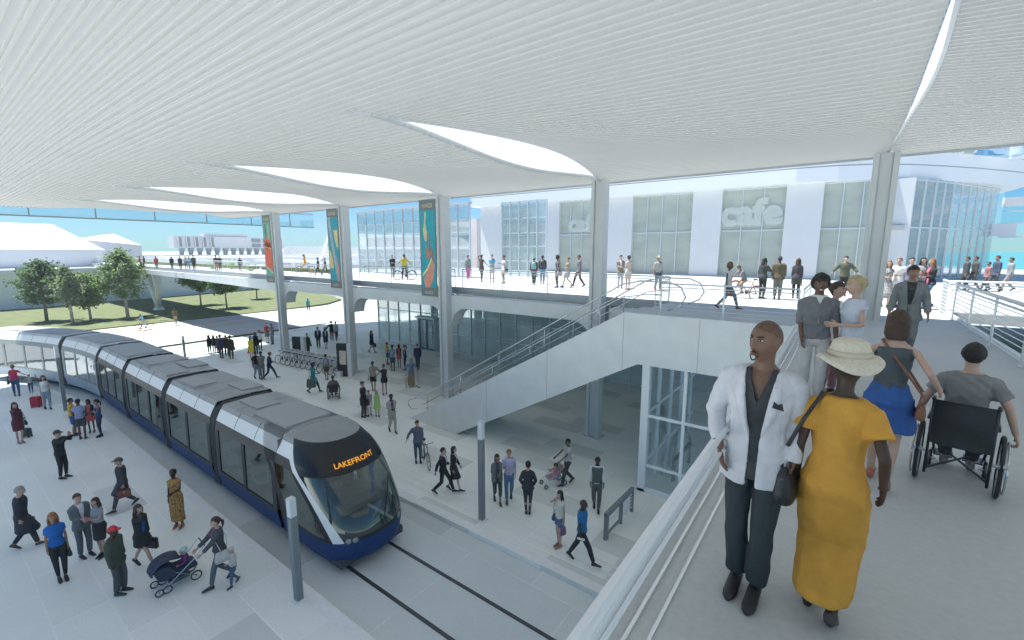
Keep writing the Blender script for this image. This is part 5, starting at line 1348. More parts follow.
# ---------------------------------------------------------------- bags and small things
def bag(kind,pos,rz,col,lab,cat=None,size=1.0,grp=None,strap=None):
    """pos = where the handle is held (top)"""
    m=mcol('leather',col,rough=.45,noise=.12,nscale=12,bump=.3,bscale=30); p=Vector(pos)
    nm={'handbag':'handbag','briefcase':'briefcase','tote':'tote_bag','backpack':'backpack','suitcase':'suitcase','clutch':'clutch_bag','plastic':'carrier_bag'}[kind]
    r=empty(nm,p,rz,lab,cat or {'handbag':'handbag','briefcase':'briefcase','tote':'bag','backpack':'backpack','suitcase':'suitcase','clutch':'bag','plastic':'bag'}[kind],grp); s=size
    g=MB()
    if kind=='briefcase':
        g.box((-.05*s,-.20*s,-.36*s),(.05*s,.20*s,-.07*s)); g.build('case',m,r,bevel=.02*s); g=MB(); g.tube([(0,-.06*s,-.07*s),(0,-.05*s,-.01),(0,.05*s,-.01),(0,.06*s,-.07*s)],.01,6); g.build('handle',m,r)
        g=MB(); g.box((-.055*s,-.03*s,-.16*s),(.055*s,.03*s,-.12*s)); g.build('clasp',chrome,r)
    elif kind in('handbag','tote','plastic','clutch'):
        W_,H_,D_={'handbag':(.26,.20,.11),'tote':(.34,.32,.12),'plastic':(.26,.30,.14),'clutch':(.22,.14,.06)}[kind]; W_*=s;H_*=s;D_*=s; hl=.12*s if kind!='clutch' else .02
        rs=[]
        for t,a,b in ((0,.80,.7),(.08,.96,.95),(.35,1.0,1.0),(.75,.92,.72),(1,.84,.32)):
            c=V3(0,0,-hl-H_+H_*t); q=[]
            for j in range(16):
                an=2*PI*j/16; cx=abs(math.cos(an))**.55*math.copysign(1,math.cos(an)); cy=abs(math.sin(an))**.55*math.copysign(1,math.sin(an)); q.append(c+V3(D_/2*b*cx,W_/2*a*cy,0))
            rs.append(q)
        loft(g,rs); g.build('bag_body',m,r,smooth=True)
        if kind!='clutch':
            g=MB()
            for dx in (-D_*.2,D_*.2): g.tube([(dx,-W_*.25,-hl),(dx*.6,-W_*.2,-hl*.35),(0,0,.0),(dx*.6,W_*.2,-hl*.35),(dx,W_*.25,-hl)],.008*s,6)
            g.build('handle',m,r)
    elif kind=='backpack':
        rs=[ring(V3(0,0,z_),V3(w1,0,0)*s,V3(0,d1,0)*s,14) for z_,w1,d1 in ((-.40*s,.10,.06),(-.36*s,.14,.085),(-.2*s,.15,.09),(-.06*s,.13,.075),(0,.08,.04))]
        loft(g,rs); g.build('pack',m,r,smooth=True); g=MB(); g.cbox((0,-.09*s,-.28*s),(.2*s,.05*s,.16*s)); g.build('front_pocket',m,r,bevel=.02*s)
        g=MB()
        for q in (-1,1): g.tube([(q*.08*s,.05*s,-.01*s),(q*.10*s,.12*s,.05*s),(q*.11*s,.27*s,.0),(q*.12*s,.26*s,-.15*s),(q*.12*s,.06*s,-.32*s)],.011*s,6)
        g.build('straps',m,r)
    elif kind=='suitcase':
        g.box((-.13*s,-.22*s,.05),(.13*s,.22*s,.60*s)); g.build('shell',m,r,bevel=.04*s)
        g=MB()
        for q in (-1,1): g.tube([(0,q*.1*s,.58*s),(0,q*.1*s,.95*s)],.008,6)
        g.tube([(0,-.1*s,.95*s),(0,.1*s,.95*s)],.014,6); g.build('pull_handle',chrome,r)
        for a in (-1,1):
            for b in (-1,1):
                g=MB(); g.tube([(a*.1*s-.015,b*.17*s,.035),(a*.1*s+.015,b*.17*s,.035)],.034,10); g.build('wheel',rubber,r)
        g=MB(); g.box((-.138*s,-.15*s,.2*s),(.138*s,.15*s,.22*s)); g.box((-.138*s,-.15*s,.4*s),(.138*s,.15*s,.42*s)); g.build('ribs',m,r)
    if strap:
        g=MB(); q=[tuple(Matrix.Rotation(-rz,3,'Z')@(Vector(s_)-p)) for s_ in strap]; g.tube(q,.011,6); g.build('strap',m,r)
    return r
def hang(f,i,kind,col,lab,size=1.0,**k): # bag hanging from a hand
    p=f.hand[i]; size=size*f.k
    if kind in('briefcase','handbag','tote','plastic'):
        return bag(kind,(p.x,p.y,max(p.z,f.z+.40*size)),f.rz,col,lab,size=size,**k)
    return bag(kind,p,f.rz,col,lab,size=size,**k)
def shoulder(f,side,col,lab,kind='handbag',size=1.0,cross=False,zoff=-.38,back=0):
    """bag at the hip on a strap over the shoulder; side -1 left, 1 right"""
    s=side; i=0 if s<0 else 1; L=f.local; S_=L['sh'][i] if not cross else L['sh'][1-i]
    bp=V3(s*.235,-.03+back,1.40+zoff); S2=S_*V3(.72,1,1)+V3(0,0,.065)
    pts=[bp+V3(0,.07,0),S2*.5+bp*.5+V3(s*.0,.12 if cross else .10,0.02),S2+V3(0,.03,.0),S2+V3(0,-.04,.0),S2*.5+bp*.5+V3(0,-.12,0.02),bp+V3(0,-.07,0)]
    return bag(kind,f.w(bp),f.rz,col,lab,size=size*f.k,strap=[f.w(q) for q in pts])
def phone(f,i,lab,col=(.03,.03,.035)):
    p=f.hand[i]; r=MB(); r.cbox((0,0,0),(.072,.010,.145)); o=r.build('phone',mcol('phone',col,rough=.25),bevel=.004); o.location=p; o.rotation_euler=(R(20),0,f.rz); tag(o,lab,'phone'); return o
def backpack(f,col,lab,size=1.0): return bag('backpack',f.w(f.local['sh'][0]*.5+f.local['sh'][1]*.5+V3(0,-.185,.03)),f.rz,col,lab,size=size*f.k)
def suitcase(px,py,z,face,col,lab,size=1.0):
    x,y,_=atZ(px,py,z); return bag('suitcase',(x,y,z),math.atan2(-y,-x)+R(face)-PI/2,col,lab,size=size)
D=6.4
BK=(.028,.030,.034); CH_=(.07,.078,.088); GY=(.22,.23,.24); LG=(.42,.43,.43); WH=(.70,.71,.72); NV=(.03,.045,.085); DN=(.07,.12,.20); LD=(.22,.30,.38); TN=(.40,.35,.27); OL=(.07,.075,.05); RD=(.48,.045,.05); BL=(.03,.14,.36); BR=(.13,.075,.045)
def J(c,**k): return dict(c=c,**k)
def TR(c,**k): return dict(k='trousers',c=c,**k)
def JN(c,**k): return dict(k='jeans',c=c,**k)
def SH(c,**k): return dict(k='shorts',c=c,**k)
def SKT(c,**k): return dict(k='skirt',c=c,**k)
SUIT=dict(open=.07,lapel=True,button=1.02)
G1='people on the left platform';G2='people waiting in the middle of the plaza';G3='people on the plaza right of the tram';G4='people on the upper deck';G5='people on the footbridge';G6='people on the near walkway'
# ----- foreground walkway
def rad(d): return R(d)
blz=person(757,318,590,-10,'tall man with shaved head and goatee in a white blazer and dark trousers, looking left',z=D,skin='n',hair=('bald','k'),
  top=J((.045,.050,.054),ls=.85,hem=.80,off=.010,open=.06,lapel=True,button=1.27),jacket=J((.60,.60,.63),open=.085,lapel=True,hem=.76,flare=.04,ls=.92,off=.020),bottom=TR((.030,.042,.047),cuff=.062),shoes=(.02,.02,.02),
  arms=((.02,.04,-.50),'pocket'),legs='stand',hy=rad(26),grp=G6,wide=.7)
g=MB(); p=blz.w(V3(-.105,.158,1.27)); g.add([(-.03,.004,0),(.03,.004,.008),(.022,.008,.05),(.0,.008,.035),(-.02,.008,.045)],[(0,1,2,3,4)]); o=g.build('pocket_square',clothm(BK),blz.root); o.location=(-.115*blz.k,.172*blz.k,1.27*blz.k)
yel=person(836,349,618,176,'woman in a long mustard yellow dress and wide cream sun hat, seen from behind',z=D,fem=True,skin='d',hair=('bald','k'),hat=('sunhat',TN),
  top=J((.60,.30,.045),hem=.19,ls=.32,off=.015,flare=.0,cuff=.015,n='dress'),arms=((.06,.02,-.50),(.09,.0,-.44)),legs='walk',stride=.22,shoes=(.05,.04,.04),grp=G6,hy=rad(-10),h=1.70)
shoulder(yel,-1,(.022,.024,.027),'black leather shoulder bag on the arm of the woman in the yellow dress',size=1.15,zoff=-.30)
tnk=person(890,307,485,178,'woman in grey tank top and blue skirt with bobbed brown hair, walking away',z=D,fem=True,skin='l',hair=('bob','br'),
  top=J((.075,.088,.10),hem=.98,ls=0,off=.010,n='tank_top',zt=1.40),bottom=SKT((.03,.10,.32),hem=.56,flare=.12,off=.014),arms=((.22,-.02,-.38),(.2,.04,-.34)),legs='walk',stride=.35,shoes=(.42,.14,.09),grp=G6)
shoulder(tnk,1,(.20,.09,.05),'small brown handbag on a strap across the back of the tank top woman',size=.72,cross=True,zoff=-.42)
WCX=atZ(953,484,D)
wc=wheelchair(WCX[0],WCX[1],D,math.atan2(-WCX[1],-WCX[0])+R(180)-PI/2,'black wheelchair on the near walkway, seen from behind'); wc.scale=(.9,.9,.9)
wcm=person(968,349,490,180,'man with short dark hair and grey t-shirt sitting in the near wheelchair, seen from behind',z=D,h=1.66,skin='l',hair=('short','k'),top=J((.22,.225,.225),hem=.92,ls=.34,off=.014,cuff=.01),bottom=TR((.05,.055,.065)),arms=('wheel','wheel'),seat=.50,shoes=(.25,.25,.26),grp=G6,xy=(WCX[0],WCX[1]),lod=2)
suit=person(908,265,362,2,'dark haired man in a grey suit and dark shirt walking toward the viewer',z=D,skin='m',hair=('short','k'),top=J((.05,.052,.055),ls=.9),jacket=J((.19,.21,.215),open=.07,lapel=True,hem=.78),bottom=TR((.17,.19,.195)),arms=((.10,.06,-.50),(.10,.10,-.50)),legs='walk2',stride=.35,shoes=(.03,.03,.03),hy=rad(-14),grp=G6,lod=2)
smi=person(815,274,402,8,'grinning man with curly dark hair in a grey v-neck sweater over white shirt',z=D,skin='b',hair=('curly','k'),top=J((.70,.71,.72),ls=0,off=.012,zt=1.475,n='undershirt'),jacket=J((.16,.165,.18),ls=.62,hem=.90,open=.045,lapel=True,button=1.36,off=.022,n='sweater'),bottom=TR((.46,.46,.46)),arms=((.06,.10,-.50),(.0,.08,-.50)),legs='stand',shoes=(.2,.19,.18),grp=G6,lod=2)
hid=person(832,281,394,60,'dark haired woman in white blouse half hidden behind the short haired blonde',z=D,fem=True,skin='l',hair=('updo','br'),top=J((.66,.66,.67),ls=.9,hem=.86,off=.024),bottom=TR((.30,.16,.18)),arms=('belly','belly'),grp=G6,lod=2)
blo=person(851,275,408,-62,'short haired blonde woman in a pale blue short sleeved blouse, gesturing',z=D,fem=True,skin='l',hair=('updo','bl'),top=J((.52,.56,.64),ls=.16,hem=.88,off=.020,flare=.04),bottom=TR((.55,.56,.60)),arms=((.0,.24,-.27),(-.02,.26,-.26)),grp=G6,lod=2)
# ----- left platform
G=G1
a=person(14.5,359,396,172,'woman in pink t-shirt and jeans seen from behind, holding the hand of a small child',fem=True,skin='l',hair=('updo','lb'),top=J((.55,.05,.12)),bottom=JN(DN),arms=('down','handchild'),grp=G)
shoulder(a,-1,BK,'black shoulder bag of the pink t-shirt woman at far left')
person(30,374,392.5,175,'small fair haired child in a grey top walking between two women',child=True,skin='l',hair=('short','bl'),top=J(LG,ls=.9),bottom=JN(DN),arms=('side','up'),grp=G)
a=person(45,371,409,10,'woman with long dark hair, white vest top and pale jeans beside a red suitcase',fem=True,skin='l',hair=('verylong','br'),top=J(WH,ls=0),bottom=JN(LD),arms=('down','down'),legs='walk',stride=.3,grp=G)
suitcase(37,407,0,60,(.42,.02,.04),'red wheeled suitcase beside the woman with long dark hair',1.0)
a=person(17,402,443,20,'woman in a maroon dress and coat on the phone at the left edge',fem=True,skin='l',hair=('long','br'),top=J((.10,.035,.045),hem=.55,ls=.9,n='dress'),arms=('down','ear'),legs='close',grp=G,shoes=(.3,.2,.18))
shoulder(a,-1,BK,'black handbag of the woman in the maroon dress')
suitcase(28,437,0,40,(.05,.06,.055),'small dark green trolley case beside the woman in maroon',.72)
person(72,398,435.5,80,'boy in yellow shirt and blue shorts among the friends by the platform post',skin='m',hair=('short','k'),top=J((.62,.36,.04)),bottom=SH(BL),arms=('down','belly'),grp=G)
a=person(80,395,439,165,'tall friend in pale blue shirt and dark shorts by the platform post, seen from behind',skin='b',hair=('short','k'),top=J((.25,.30,.46)),bottom=SH(CH_),arms=('down','belly'),grp=G)
person(89.5,399,432,-10,'woman in a pink dress and green cardigan among the friends on the left platform',fem=True,skin='b',hair=('bob','k'),top=J((.55,.12,.14),hem=.62,ls=0,n='dress'),jacket=J((.03,.07,.06),open=.07,off=.024,ls=.6,hem=.9),arms=('belly','down'),grp=G)
person(98.5,399,436,-75,'woman in blue strapless top and jeans with hand on hip on the left platform',fem=True,skin='m',hair=('pony','k'),top=J((.03,.07,.22),hem=.92,ls=0,zt=1.36),bottom=JN(NV),arms=('read','hip'),grp=G)
a=person(60,428,478,50,'man in black beret, black jacket and trousers holding up a phone to take a picture',skin='l',hair=('short','k'),hat=('flatcap',(.05,.05,.05)),top=J(CH_),jacket=J(BK,off=.024,hem=.86),bottom=TR(BK,cuff=.042),arms=('photo','photo'),grp=G)
phone(a,1,'red phone held up by the man in black',(.5,.05,.08))
a=person(122,456,508,-80,'man in flat cap and long dark overcoat walking left on the platform',skin='l',hair=('short','gy'),hat=('flatcap',(.10,.095,.09)),top=J(CH_),jacket=J((.045,.050,.055),hem=.55,flare=.10,off=.03,n='coat'),bottom=TR(CH_),legs='walk',stride=.6,grp=G)
hang(a,0,'briefcase',(.20,.08,.07),'brown leather bag carried by the man in the flat cap',size=.85)
person(176,465,526,-25,'woman in a long orange and green patterned dress on the platform',fem=True,skin='d',hair=('updo','k'),top=J((.34,.20,.07),hem=.20,ls=.08,pat=.75,flare=.02,n='dress'),arms=('belly','down'),grp=G,shoes=(.4,.12,.05))
a=person(21,481,548,75,'bald man striding in a long dark coat at the left edge of the platform',skin='l',hair=('short','gy'),top=J(CH_),jacket=J((.035,.042,.055),hem=.48,flare=.12,off=.032,n='coat'),bottom=TR((.04,.042,.045)),legs='walk2',stride=.5,shoes=(.10,.06,.03),grp=G,lean=.06)
hang(a,0,'briefcase',(.17,.15,.14),'grey brown briefcase in the hand of the striding bald man',size=.8)
a=person(57,512,579,5,'woman with long auburn hair, bright blue blouse and tight black trousers',fem=True,skin='m',hair=('long','au'),top=J((.015,.12,.42),ls=.32),bottom=TR(BK,cuff=.036,off=.006),arms=('down','down'),legs='close',shoes=BK,grp=G)
hang(a,1 if 0 else 0,'handbag',BK,'small black handbag held by the woman in the bright blue blouse',size=.8)
person(81,493,556,25,'man in a grey suit, white shirt and tie talking on the platform',skin='l',hair=('short','br'),top=J((.62,.66,.74),ls=.9),jacket=J((.12,.15,.165),**SUIT),bottom=TR((.11,.14,.155)),arms=('down','belly'),grp=G)
a=person(99,497,555,-45,'woman in grey vest top and black pencil skirt looking at her phone',fem=True,skin='l',hair=('long','br'),top=J((.26,.30,.36),ls=.0,hem=.95),bottom=SKT(BK,hem=.52,flare=.0),arms=('read','read'),legs='close',shoes=BK,grp=G)
phone(a,0,'pink phone in the hands of the woman in the black pencil skirt',(.45,.08,.25))
a=person(116,526,593,55,'young man in red cap, dark green hoodie and roller skates',skin='d',hair=('short','k'),hat=('cap',RD),top=J((.055,.07,.055),ls=.95,hem=.78,off=.035,n='hoodie'),bottom=TR((.075,.085,.095),cuff=.062,off=.02),shoes=(.035,.04,.035),grp=G)
for s_ in (-1,1):
    g=MB()
    for q in (-.06,.0,.06,.12): g.tube([(s_*.085-.02,q+.02,.02),(s_*.085+.02,q+.02,.02)],.026,10)
    g.build('skate_wheels',rubber,a.root)
a=person(141,504,568,40,'woman in short black skirt striding while phoning at the front of the platform',fem=True,skin='l',hair=('long','br'),top=J((.03,.12,.36),ls=0),jacket=J(BK,open=.05,off=.024,hem=.88),bottom=SKT(BK,hem=.66,flare=.02),arms=('down','ear'),legs='walk2',stride=.75,shoes=BK,grp=G)
hang(a,0,'briefcase',(.03,.035,.04),'black laptop case carried by the striding woman at the front of the platform',size=1.0)
a=person(219,515,582,-75,'woman in dark jacket and jeans pushing a pram with her hair tied back',fem=True,skin='l',hair=('pony','br'),top=J((.45,.08,.2),ls=.6),jacket=J(CH_,open=.03,off=.026,hem=.84),bottom=JN((.10,.13,.16),cuff=.05),arms=('push','push'),legs='walk',stride=.5,shoes=BK,grp=G)
shoulder(a,-1,(.50,.50,.48),'pale grey messenger bag of the woman pushing the pram',kind='clutch',size=1.9,cross=True,zoff=-.45)
px_,py_,_=atZ(182,581,0); pr_=pram(px_,py_,0,a.rz,'large navy blue pram pushed along the platform'); pr_.scale=(.84,.84,.84)
bb=empty('person',(px_,py_,.0),a.rz,'baby in purple jacket and pale hat sitting in the navy pram','person',G1)
def sit_child(root,y0,z0,c,hc,skin='l',facing=1,sc=.5,hat=None):
    g=MB(); tubeL(g,[(0,y0,z0),(0,y0-.03,z0+.22),(0,y0-.02,z0+.30)],[.09,.085,.05],12)
    for s in (-1,1):
        tubeL(g,[(s*.09,y0-.02,z0+.24),(s*.19,y0+.06,z0+.16),(s*.20,y0+.18,z0+.17)],[.045,.036,.028],8)
        tubeL(g,[(s*.06,y0,z0+.03),(s*.07,y0+.22,z0+.05),(s*.08,y0+.27,z0-.12)],[.06,.05,.035],8)
    o=root
    me=remesh(g,.014,2); me.materials.append(clothm(c)); me.polygons.foreach_set('use_smooth',[True]*len(me.polygons)); q=bpy.data.objects.new('clothes',me); C.objects.link(q); q.parent=o
    g=MB(); hcn=V3(0,y0-.01,z0+.40); I3=np.eye(3); add_head(g,I3*.85,hcn,1)
    for s in (-1,1):
        g.ell(hcn+V3(s*.027,.072,.008),(.009,.006,.007),6,4,0)
        for q_ in range(4): g.tube([(s*(.19+.008*q_),y0+.18,z0+.165),(s*(.185+.01*q_),y0+.225,z0+.16)],.007,4)
        g.tube([(s*.18,y0+.18,z0+.175),(s*.165,y0+.21,z0+.19)],.008,4)
    tubeL(g,[(0,y0-.02,z0+.26),(0,y0-.01,z0+.38)],[.04,.04],8)
    g.build('body',skinm(SK[skin]),o,smooth=True)
    g=MB(); vs=[]
    for v in headmesh(16,12):
        up=v[2]>.02 or (v[1]<0 and v[2]>-.05); sc_=.97 if up else .72
        vs.append(tuple(np.array(v)*sc_+hcn))
    g.add(vs,[(i*16+j,(i+1)*16+j,(i+1)*16+(j+1)%16,i*16+(j+1)%16) for i in range(12) for j in range(16)]); g.build('hat' if hat else 'hair',clothm(hat) if hat else hairm(HC[hc]),o,smooth=True)
bb.rotation_euler=(0,0,a.rz+PI*0); sit_child(bb,-.10,.42,(.16,.05,.20),'lb',hat=(.42,.58,.56))
person(233,546,584,-60,'toddler in striped hooded top and jeans walking beside the pram',child=True,skin='l',hair=('short','lb'),hat=('beanie',(.5,.48,.45)),top=J((.5,.47,.44),ls=.9,off=.02,pat=.5),bottom=JN(DN),arms=('belly','up'),legs='walk',stride=.4,grp=G)
# ----- middle of the plaza
G=G2
def dark(px,yt,yf,face,lab,c,fem=False,hc='k',b=CH_,hem=.7,**k):
    k.setdefault('hair',('long' if fem else 'short',hc)); return person(px,yt,yf,face,lab,fem=fem,top=J(CH_,ls=.8),jacket=J(c,hem=hem,off=.026),bottom=TR(b),grp=k.pop('grp',G),**k)
dark(209,335,354,-150,'leftmost of the six dark coated people in a huddle left of the far column',BK,True,b=(.03,.16,.12))
dark(213.5,335,352.5,-20,'woman in black second from the left in the dark coated huddle',BK,True)
dark(217,337,353,60,'short person in brown coat at the back of the dark coated huddle',(.09,.06,.05))
a=dark(220.5,333,358,150,'person in navy coat in the centre of the dark coated huddle',(.05,.06,.12)); shoulder(a,-1,(.28,.12,.08),'brown shoulder bag in the centre of the dark huddle',size=.9)
dark(226,335,356,10,'person with red scarf and dark coat second from the right of the huddle',(.10,.045,.05))
a=dark(230.5,335,359,170,'rightmost of the dark coated huddle, in brown trousers and black hat',(.05,.055,.04),b=(.09,.06,.05),hat=('beanie',BK)); shoulder(a,1,(.40,.18,.10),'tan leather bag carried by the rightmost of the dark huddle',size=1.1)
a=person(251,332,360,-10,'woman with long black hair in a bright yellow dress',fem=True,skin='l',hair=('verylong','k'),top=J((.62,.58,.03),hem=.62,ls=.2,n='dress'),legs='close',grp=G); hang(a,1,'handbag',(.62,.03,.10),'round hot pink handbag of the woman in the yellow dress',size=.9)
dark(255.5,332,354,-20,'woman in black coat with white trim just right of the yellow dress',BK,True,b=BK)
a=person(259.5,329.5,350,15,'woman in white top with long brown hair holding a black bag, behind the walking trio',fem=True,skin='l',hair=('long','br'),top=J(WH,ls=.6,off=.02),bottom=TR(BK),grp=G); hang(a,1,'tote',BK,'black bag held by the woman in white behind the walking trio',size=.8)
person(266.5,322,343,30,'person in red jacket and grey shorts left of the farthest column',fem=True,skin='l',hair=('short','lb'),top=J((.5,.06,.06),ls=.6),bottom=SKT((.18,.2,.2),hem=.55),arms=('gesture','down'),grp=G)
person(272,322,344,-40,'person in grey clothes pointing, closest to the farthest column',skin='m',hair=('short','k'),top=J((.17,.19,.20),ls=.9),bottom=TR((.17,.19,.20)),arms=('gesture','down'),grp=G)
person(256,348,378.5,20,'young man in black t-shirt and pale jeans, left of the walking trio beside the tram',skin='b',hair=('short','k'),top=J(BK),bottom=JN(LD),legs='walk',stride=.4,grp=G)
person(261.5,348.5,379,5,'young man in striped grey t-shirt in the middle of the walking trio beside the tram',skin='b',hair=('short','k'),top=J(GY,pat=.4),bottom=JN((.15,.18,.2)),legs='walk2',stride=.45,arms=('belly','down'),grp=G)
person(269,346.5,379,80,'man in navy suit striding right, last of the walking trio beside the tram',skin='m',hair=('short','br'),top=J(WH,ls=.8),jacket=J(NV,**SUIT),bottom=TR(NV),legs='walk',stride=.75,arms=('belly','belly'),grp=G,lean=.1)
a=person(307.5,330,356,-10,'blonde woman in dark green coat standing behind the bike rack',fem=True,skin='l',hair=('short','bl'),top=J(CH_),jacket=J((.05,.075,.065),hem=.78),bottom=TR((.06,.09,.09),cuff=.04),legs='close',grp=G); shoulder(a,-1,(.04,.06,.05),'dark green bag of the blonde woman behind the bike rack',size=.9)
person(318,325,348,0,'schoolboy in navy blazer and tie between the two far columns',skin='m',hair=('short','lb'),top=J(WH,ls=.8),jacket=J((.04,.05,.09),**SUIT),bottom=TR(CH_),grp=G)
person(325.5,326.5,348.5,0,'schoolgirl in navy blazer and skirt between the two far columns',fem=True,skin='m',hair=('long','k'),top=J(WH),jacket=J((.04,.05,.09),hem=.85,open=.04),bottom=SKT(NV,hem=.52),grp=G,legs='close')
person(331.5,320,340.5,175,'man in dark coat and tan trousers seen from behind near the second column',skin='m',hair=('short','k'),top=J(BK,ls=.9),jacket=J(BK,hem=.78),bottom=TR((.25,.13,.08)),arms=('side','down'),grp=G)
person(335.8,321,340.5,160,'man in pale grey jacket seen from behind near the second column',skin='m',hair=('short','k'),top=J(LG,ls=.9,hem=.82),bottom=TR((.12,.11,.14)),legs='walk',stride=.35,grp=G)
a=person(313,360,392.5,70,'woman in teal coat and bright blue hat walking right past the bike rack',fem=True,skin='d',hair=('short','k'),hat=('beanie',(.02,.06,.38)),top=J(CH_),jacket=J((.03,.30,.34),hem=.62,flare=.08),bottom=TR((.09,.05,.03),cuff=.04),arms=('down','belly'),legs='walk',stride=.6,grp=G); shoulder(a,1,(.08,.12,.11),'large grey green bag of the woman in the teal coat',size=1.5,kind='tote')
a=person(326,354,380,178,'woman with pale blue backpack and tan jacket seen from behind at the bike rack',fem=True,skin='m',hair=('bun','k'),top=J((.30,.22,.15),ls=.8),bottom=SH((.10,.08,.06)),legs='close',grp=G); backpack(a,(.28,.36,.58),'small pale blue backpack by the bike rack',.8)
x_,y_,_=atZ(334,399,0); wheelchair(x_,y_,0,math.atan2(-y_,-x_)+R(178)-PI/2,'small distant wheelchair on the plaza beside the tram roof')
person(334,375,399,178,'man in brown sweater in the distant wheelchair on the plaza, seen from behind',h=1.75,skin='d',hair=('short','k'),top=J((.17,.14,.13),ls=.85,off=.022),bottom=TR(CH_),arms=('wheel','wheel'),seat=.5,xy=(x_,y_),grp=G)
a=person(363,379,417,55,'woman in long black coat with a large brown bag near the children',fem=True,skin='l',hair=('bun','br'),top=J(BK),jacket=J(BK,hem=.62,flare=.10),bottom=TR(CH_,cuff=.06),arms=('down','belly'),grp=G); shoulder(a,-1,(.10,.06,.06),'large dark brown bag of the woman in the long black coat',size=1.6)
person(369,390,415,15,'small child in navy and white striped top beside the black coated woman',child=True,skin='l',hair=('short','br'),top=J((.32,.34,.4),pat=.7),bottom=SH(WH),grp=G)
person(377,390,416,0,'little blonde girl in a pale green dress',child=True,fem=True,skin='l',hair=('long','bl'),top=J((.36,.62,.20),hem=.52,ls=.1,flare=.16,n='dress'),grp=G)
person(391.5,391,432,20,'man in pale tan suit and purple shirt walking with hands in pockets',skin='d',hair=('short','k'),top=J((.16,.08,.20),ls=.8),jacket=J((.40,.385,.34),**SUIT),bottom=TR((.38,.365,.325)),arms=('belly','belly'),legs='walk',stride=.4,grp=G)
a=person(373,356,391.5,178,'man in beige shirt and black shorts walking away with a pale bag on his shoulder',skin='m',hair=('short','k'),top=J((.30,.28,.23),ls=.6,off=.02),bottom=SH(BK),arms=('belly','side'),legs='walk',stride=.25,grp=G); shoulder(a,-1,(.40,.46,.44),'pale green bag on the shoulder of the man in black shorts',size=1.1)
person(384,362,395,175,'woman in short black dress walking away beside the man in shorts',fem=True,skin='m',hair=('bun','lb'),top=J(BK,hem=.68,ls=.2,n='dress'),arms=('side','down'),legs='walk2',stride=.25,grp=G)
person(387,342,364.5,80,'boy in yellow shirt among the friends before the lobby doors',skin='m',hair=('short','k'),top=J((.62,.36,.04)),bottom=SH(BL),arms=('down','belly'),grp=G)
person(392.5,340,371,165,'tall friend in pale blue shirt before the lobby doors, seen from behind',skin='b',hair=('short','k'),top=J((.25,.30,.46)),bottom=SH(CH_),arms=('down','belly'),grp=G)
person(399,344,367,-10,'woman in pink dress and dark cardigan before the lobby doors',fem=True,skin='b',hair=('bob','k'),top=J((.55,.12,.14),hem=.62,ls=0,n='dress'),jacket=J((.03,.07,.06),open=.07,off=.024,ls=.6,hem=.9),arms=('belly','down'),grp=G)
person(405,344.5,370,-75,'woman in blue top and jeans with hand on hip before the lobby doors',fem=True,skin='m',hair=('pony','k'),top=J((.03,.07,.22),hem=.92,ls=0,zt=1.36),bottom=JN(NV),arms=('read','hip'),grp=G)
person(417.5,342,369.5,0,'man in a navy padded jacket standing alone before the lobby doors',skin='l',hair=('short','br'),top=J(CH_),jacket=J((.045,.055,.10),hem=.82,off=.036),bottom=TR(CH_,cuff=.045),legs='close',grp=G)
a=person(411,358,387,176,'grey haired woman in denim jacket and long tan skirt with two small children',fem=True,skin='l',hair=('long','gy'),top=J((.14,.20,.32),ls=.9,hem=.88,off=.024),bottom=SKT((.28,.22,.15),hem=.14,flare=.05),arms=('side','side'),grp=G)
person(406,374.5,387.5,-30,'small child in cream clothes left of the grey haired woman',child=True,skin='l',hair=('short','lb'),top=J((.5,.48,.42),ls=.9,off=.022),bottom=TR((.5,.48,.42)),legs='walk',stride=.35,grp=G)
person(417.5,371,387.5,60,'small child in cream clothes and dark hat right of the grey haired woman',child=True,skin='l',hair=('short','gy'),hat=('beanie',(.25,.27,.28)),top=J((.46,.45,.42),ls=.9,off=.022),bottom=TR((.5,.5,.48)),legs='walk2',stride=.35,grp=G)
a=person(371.5,328,353,50,'woman in black suit on the phone with a laptop case, right of the second column',fem=True,skin='l',hair=('long','br'),top=J((.03,.12,.36),ls=0),jacket=J(BK,open=.05,off=.024,hem=.88),bottom=SKT(BK,hem=.66,flare=.02),arms=('down','ear'),legs='walk2',stride=.7,shoes=BK,grp=G); hang(a,0,'briefcase',(.05,.055,.06),'dark laptop case held by the small woman right of the second column',size=1.0)
# ----- right plaza
G=G3
a=person(417.5,420,462,5,'man in blue grey jacket and red scarf holding an upright bicycle',skin='l',hair=('short','br'),top=J((.45,.05,.06),zt=1.49,ls=0),jacket=J((.12,.15,.22),hem=.84),bottom=JN((.07,.12,.18),cuff=.042),arms=('down',(.26,.14,-.36)),grp=G)
hp_=a.hand[1]; bicycle((.25,.27,.26),atZ(426,464,0)[0],atZ(426,464,0)[1],0,a.rz+R(5),'slim grey bicycle held upright by the man in the red scarf')
person(443,446,493,75,'dark haired man in black suit walking right beside a woman in black',skin='l',hair=('short','k'),top=J(WH,ls=.8),jacket=J(BK,**SUIT),bottom=TR(BK),legs='walk',stride=.7,arms=('belly','back'),grp=G)
person(453.5,446,491,75,'woman in black suit and skirt walking right beside the dark suited man',fem=True,skin='l',hair=('bob','k'),top=J(WH),jacket=J(BK,open=.05,hem=.84),bottom=SKT(BK,hem=.54),legs='walk2',stride=.5,arms=('fwd','down'),grp=G,shoes=BK)
person(497,453,502,10,'woman with short dark hair in grey cardigan holding a cup, walking toward the viewer',fem=True,skin='m',hair=('bob','k'),top=J(CH_,ls=.2),jacket=J((.14,.165,.18),open=.07,hem=.78,ls=.6),bottom=SH((.06,.07,.075),len=.62),legs='walk',stride=.35,arms=('belly','down'),grp=G)
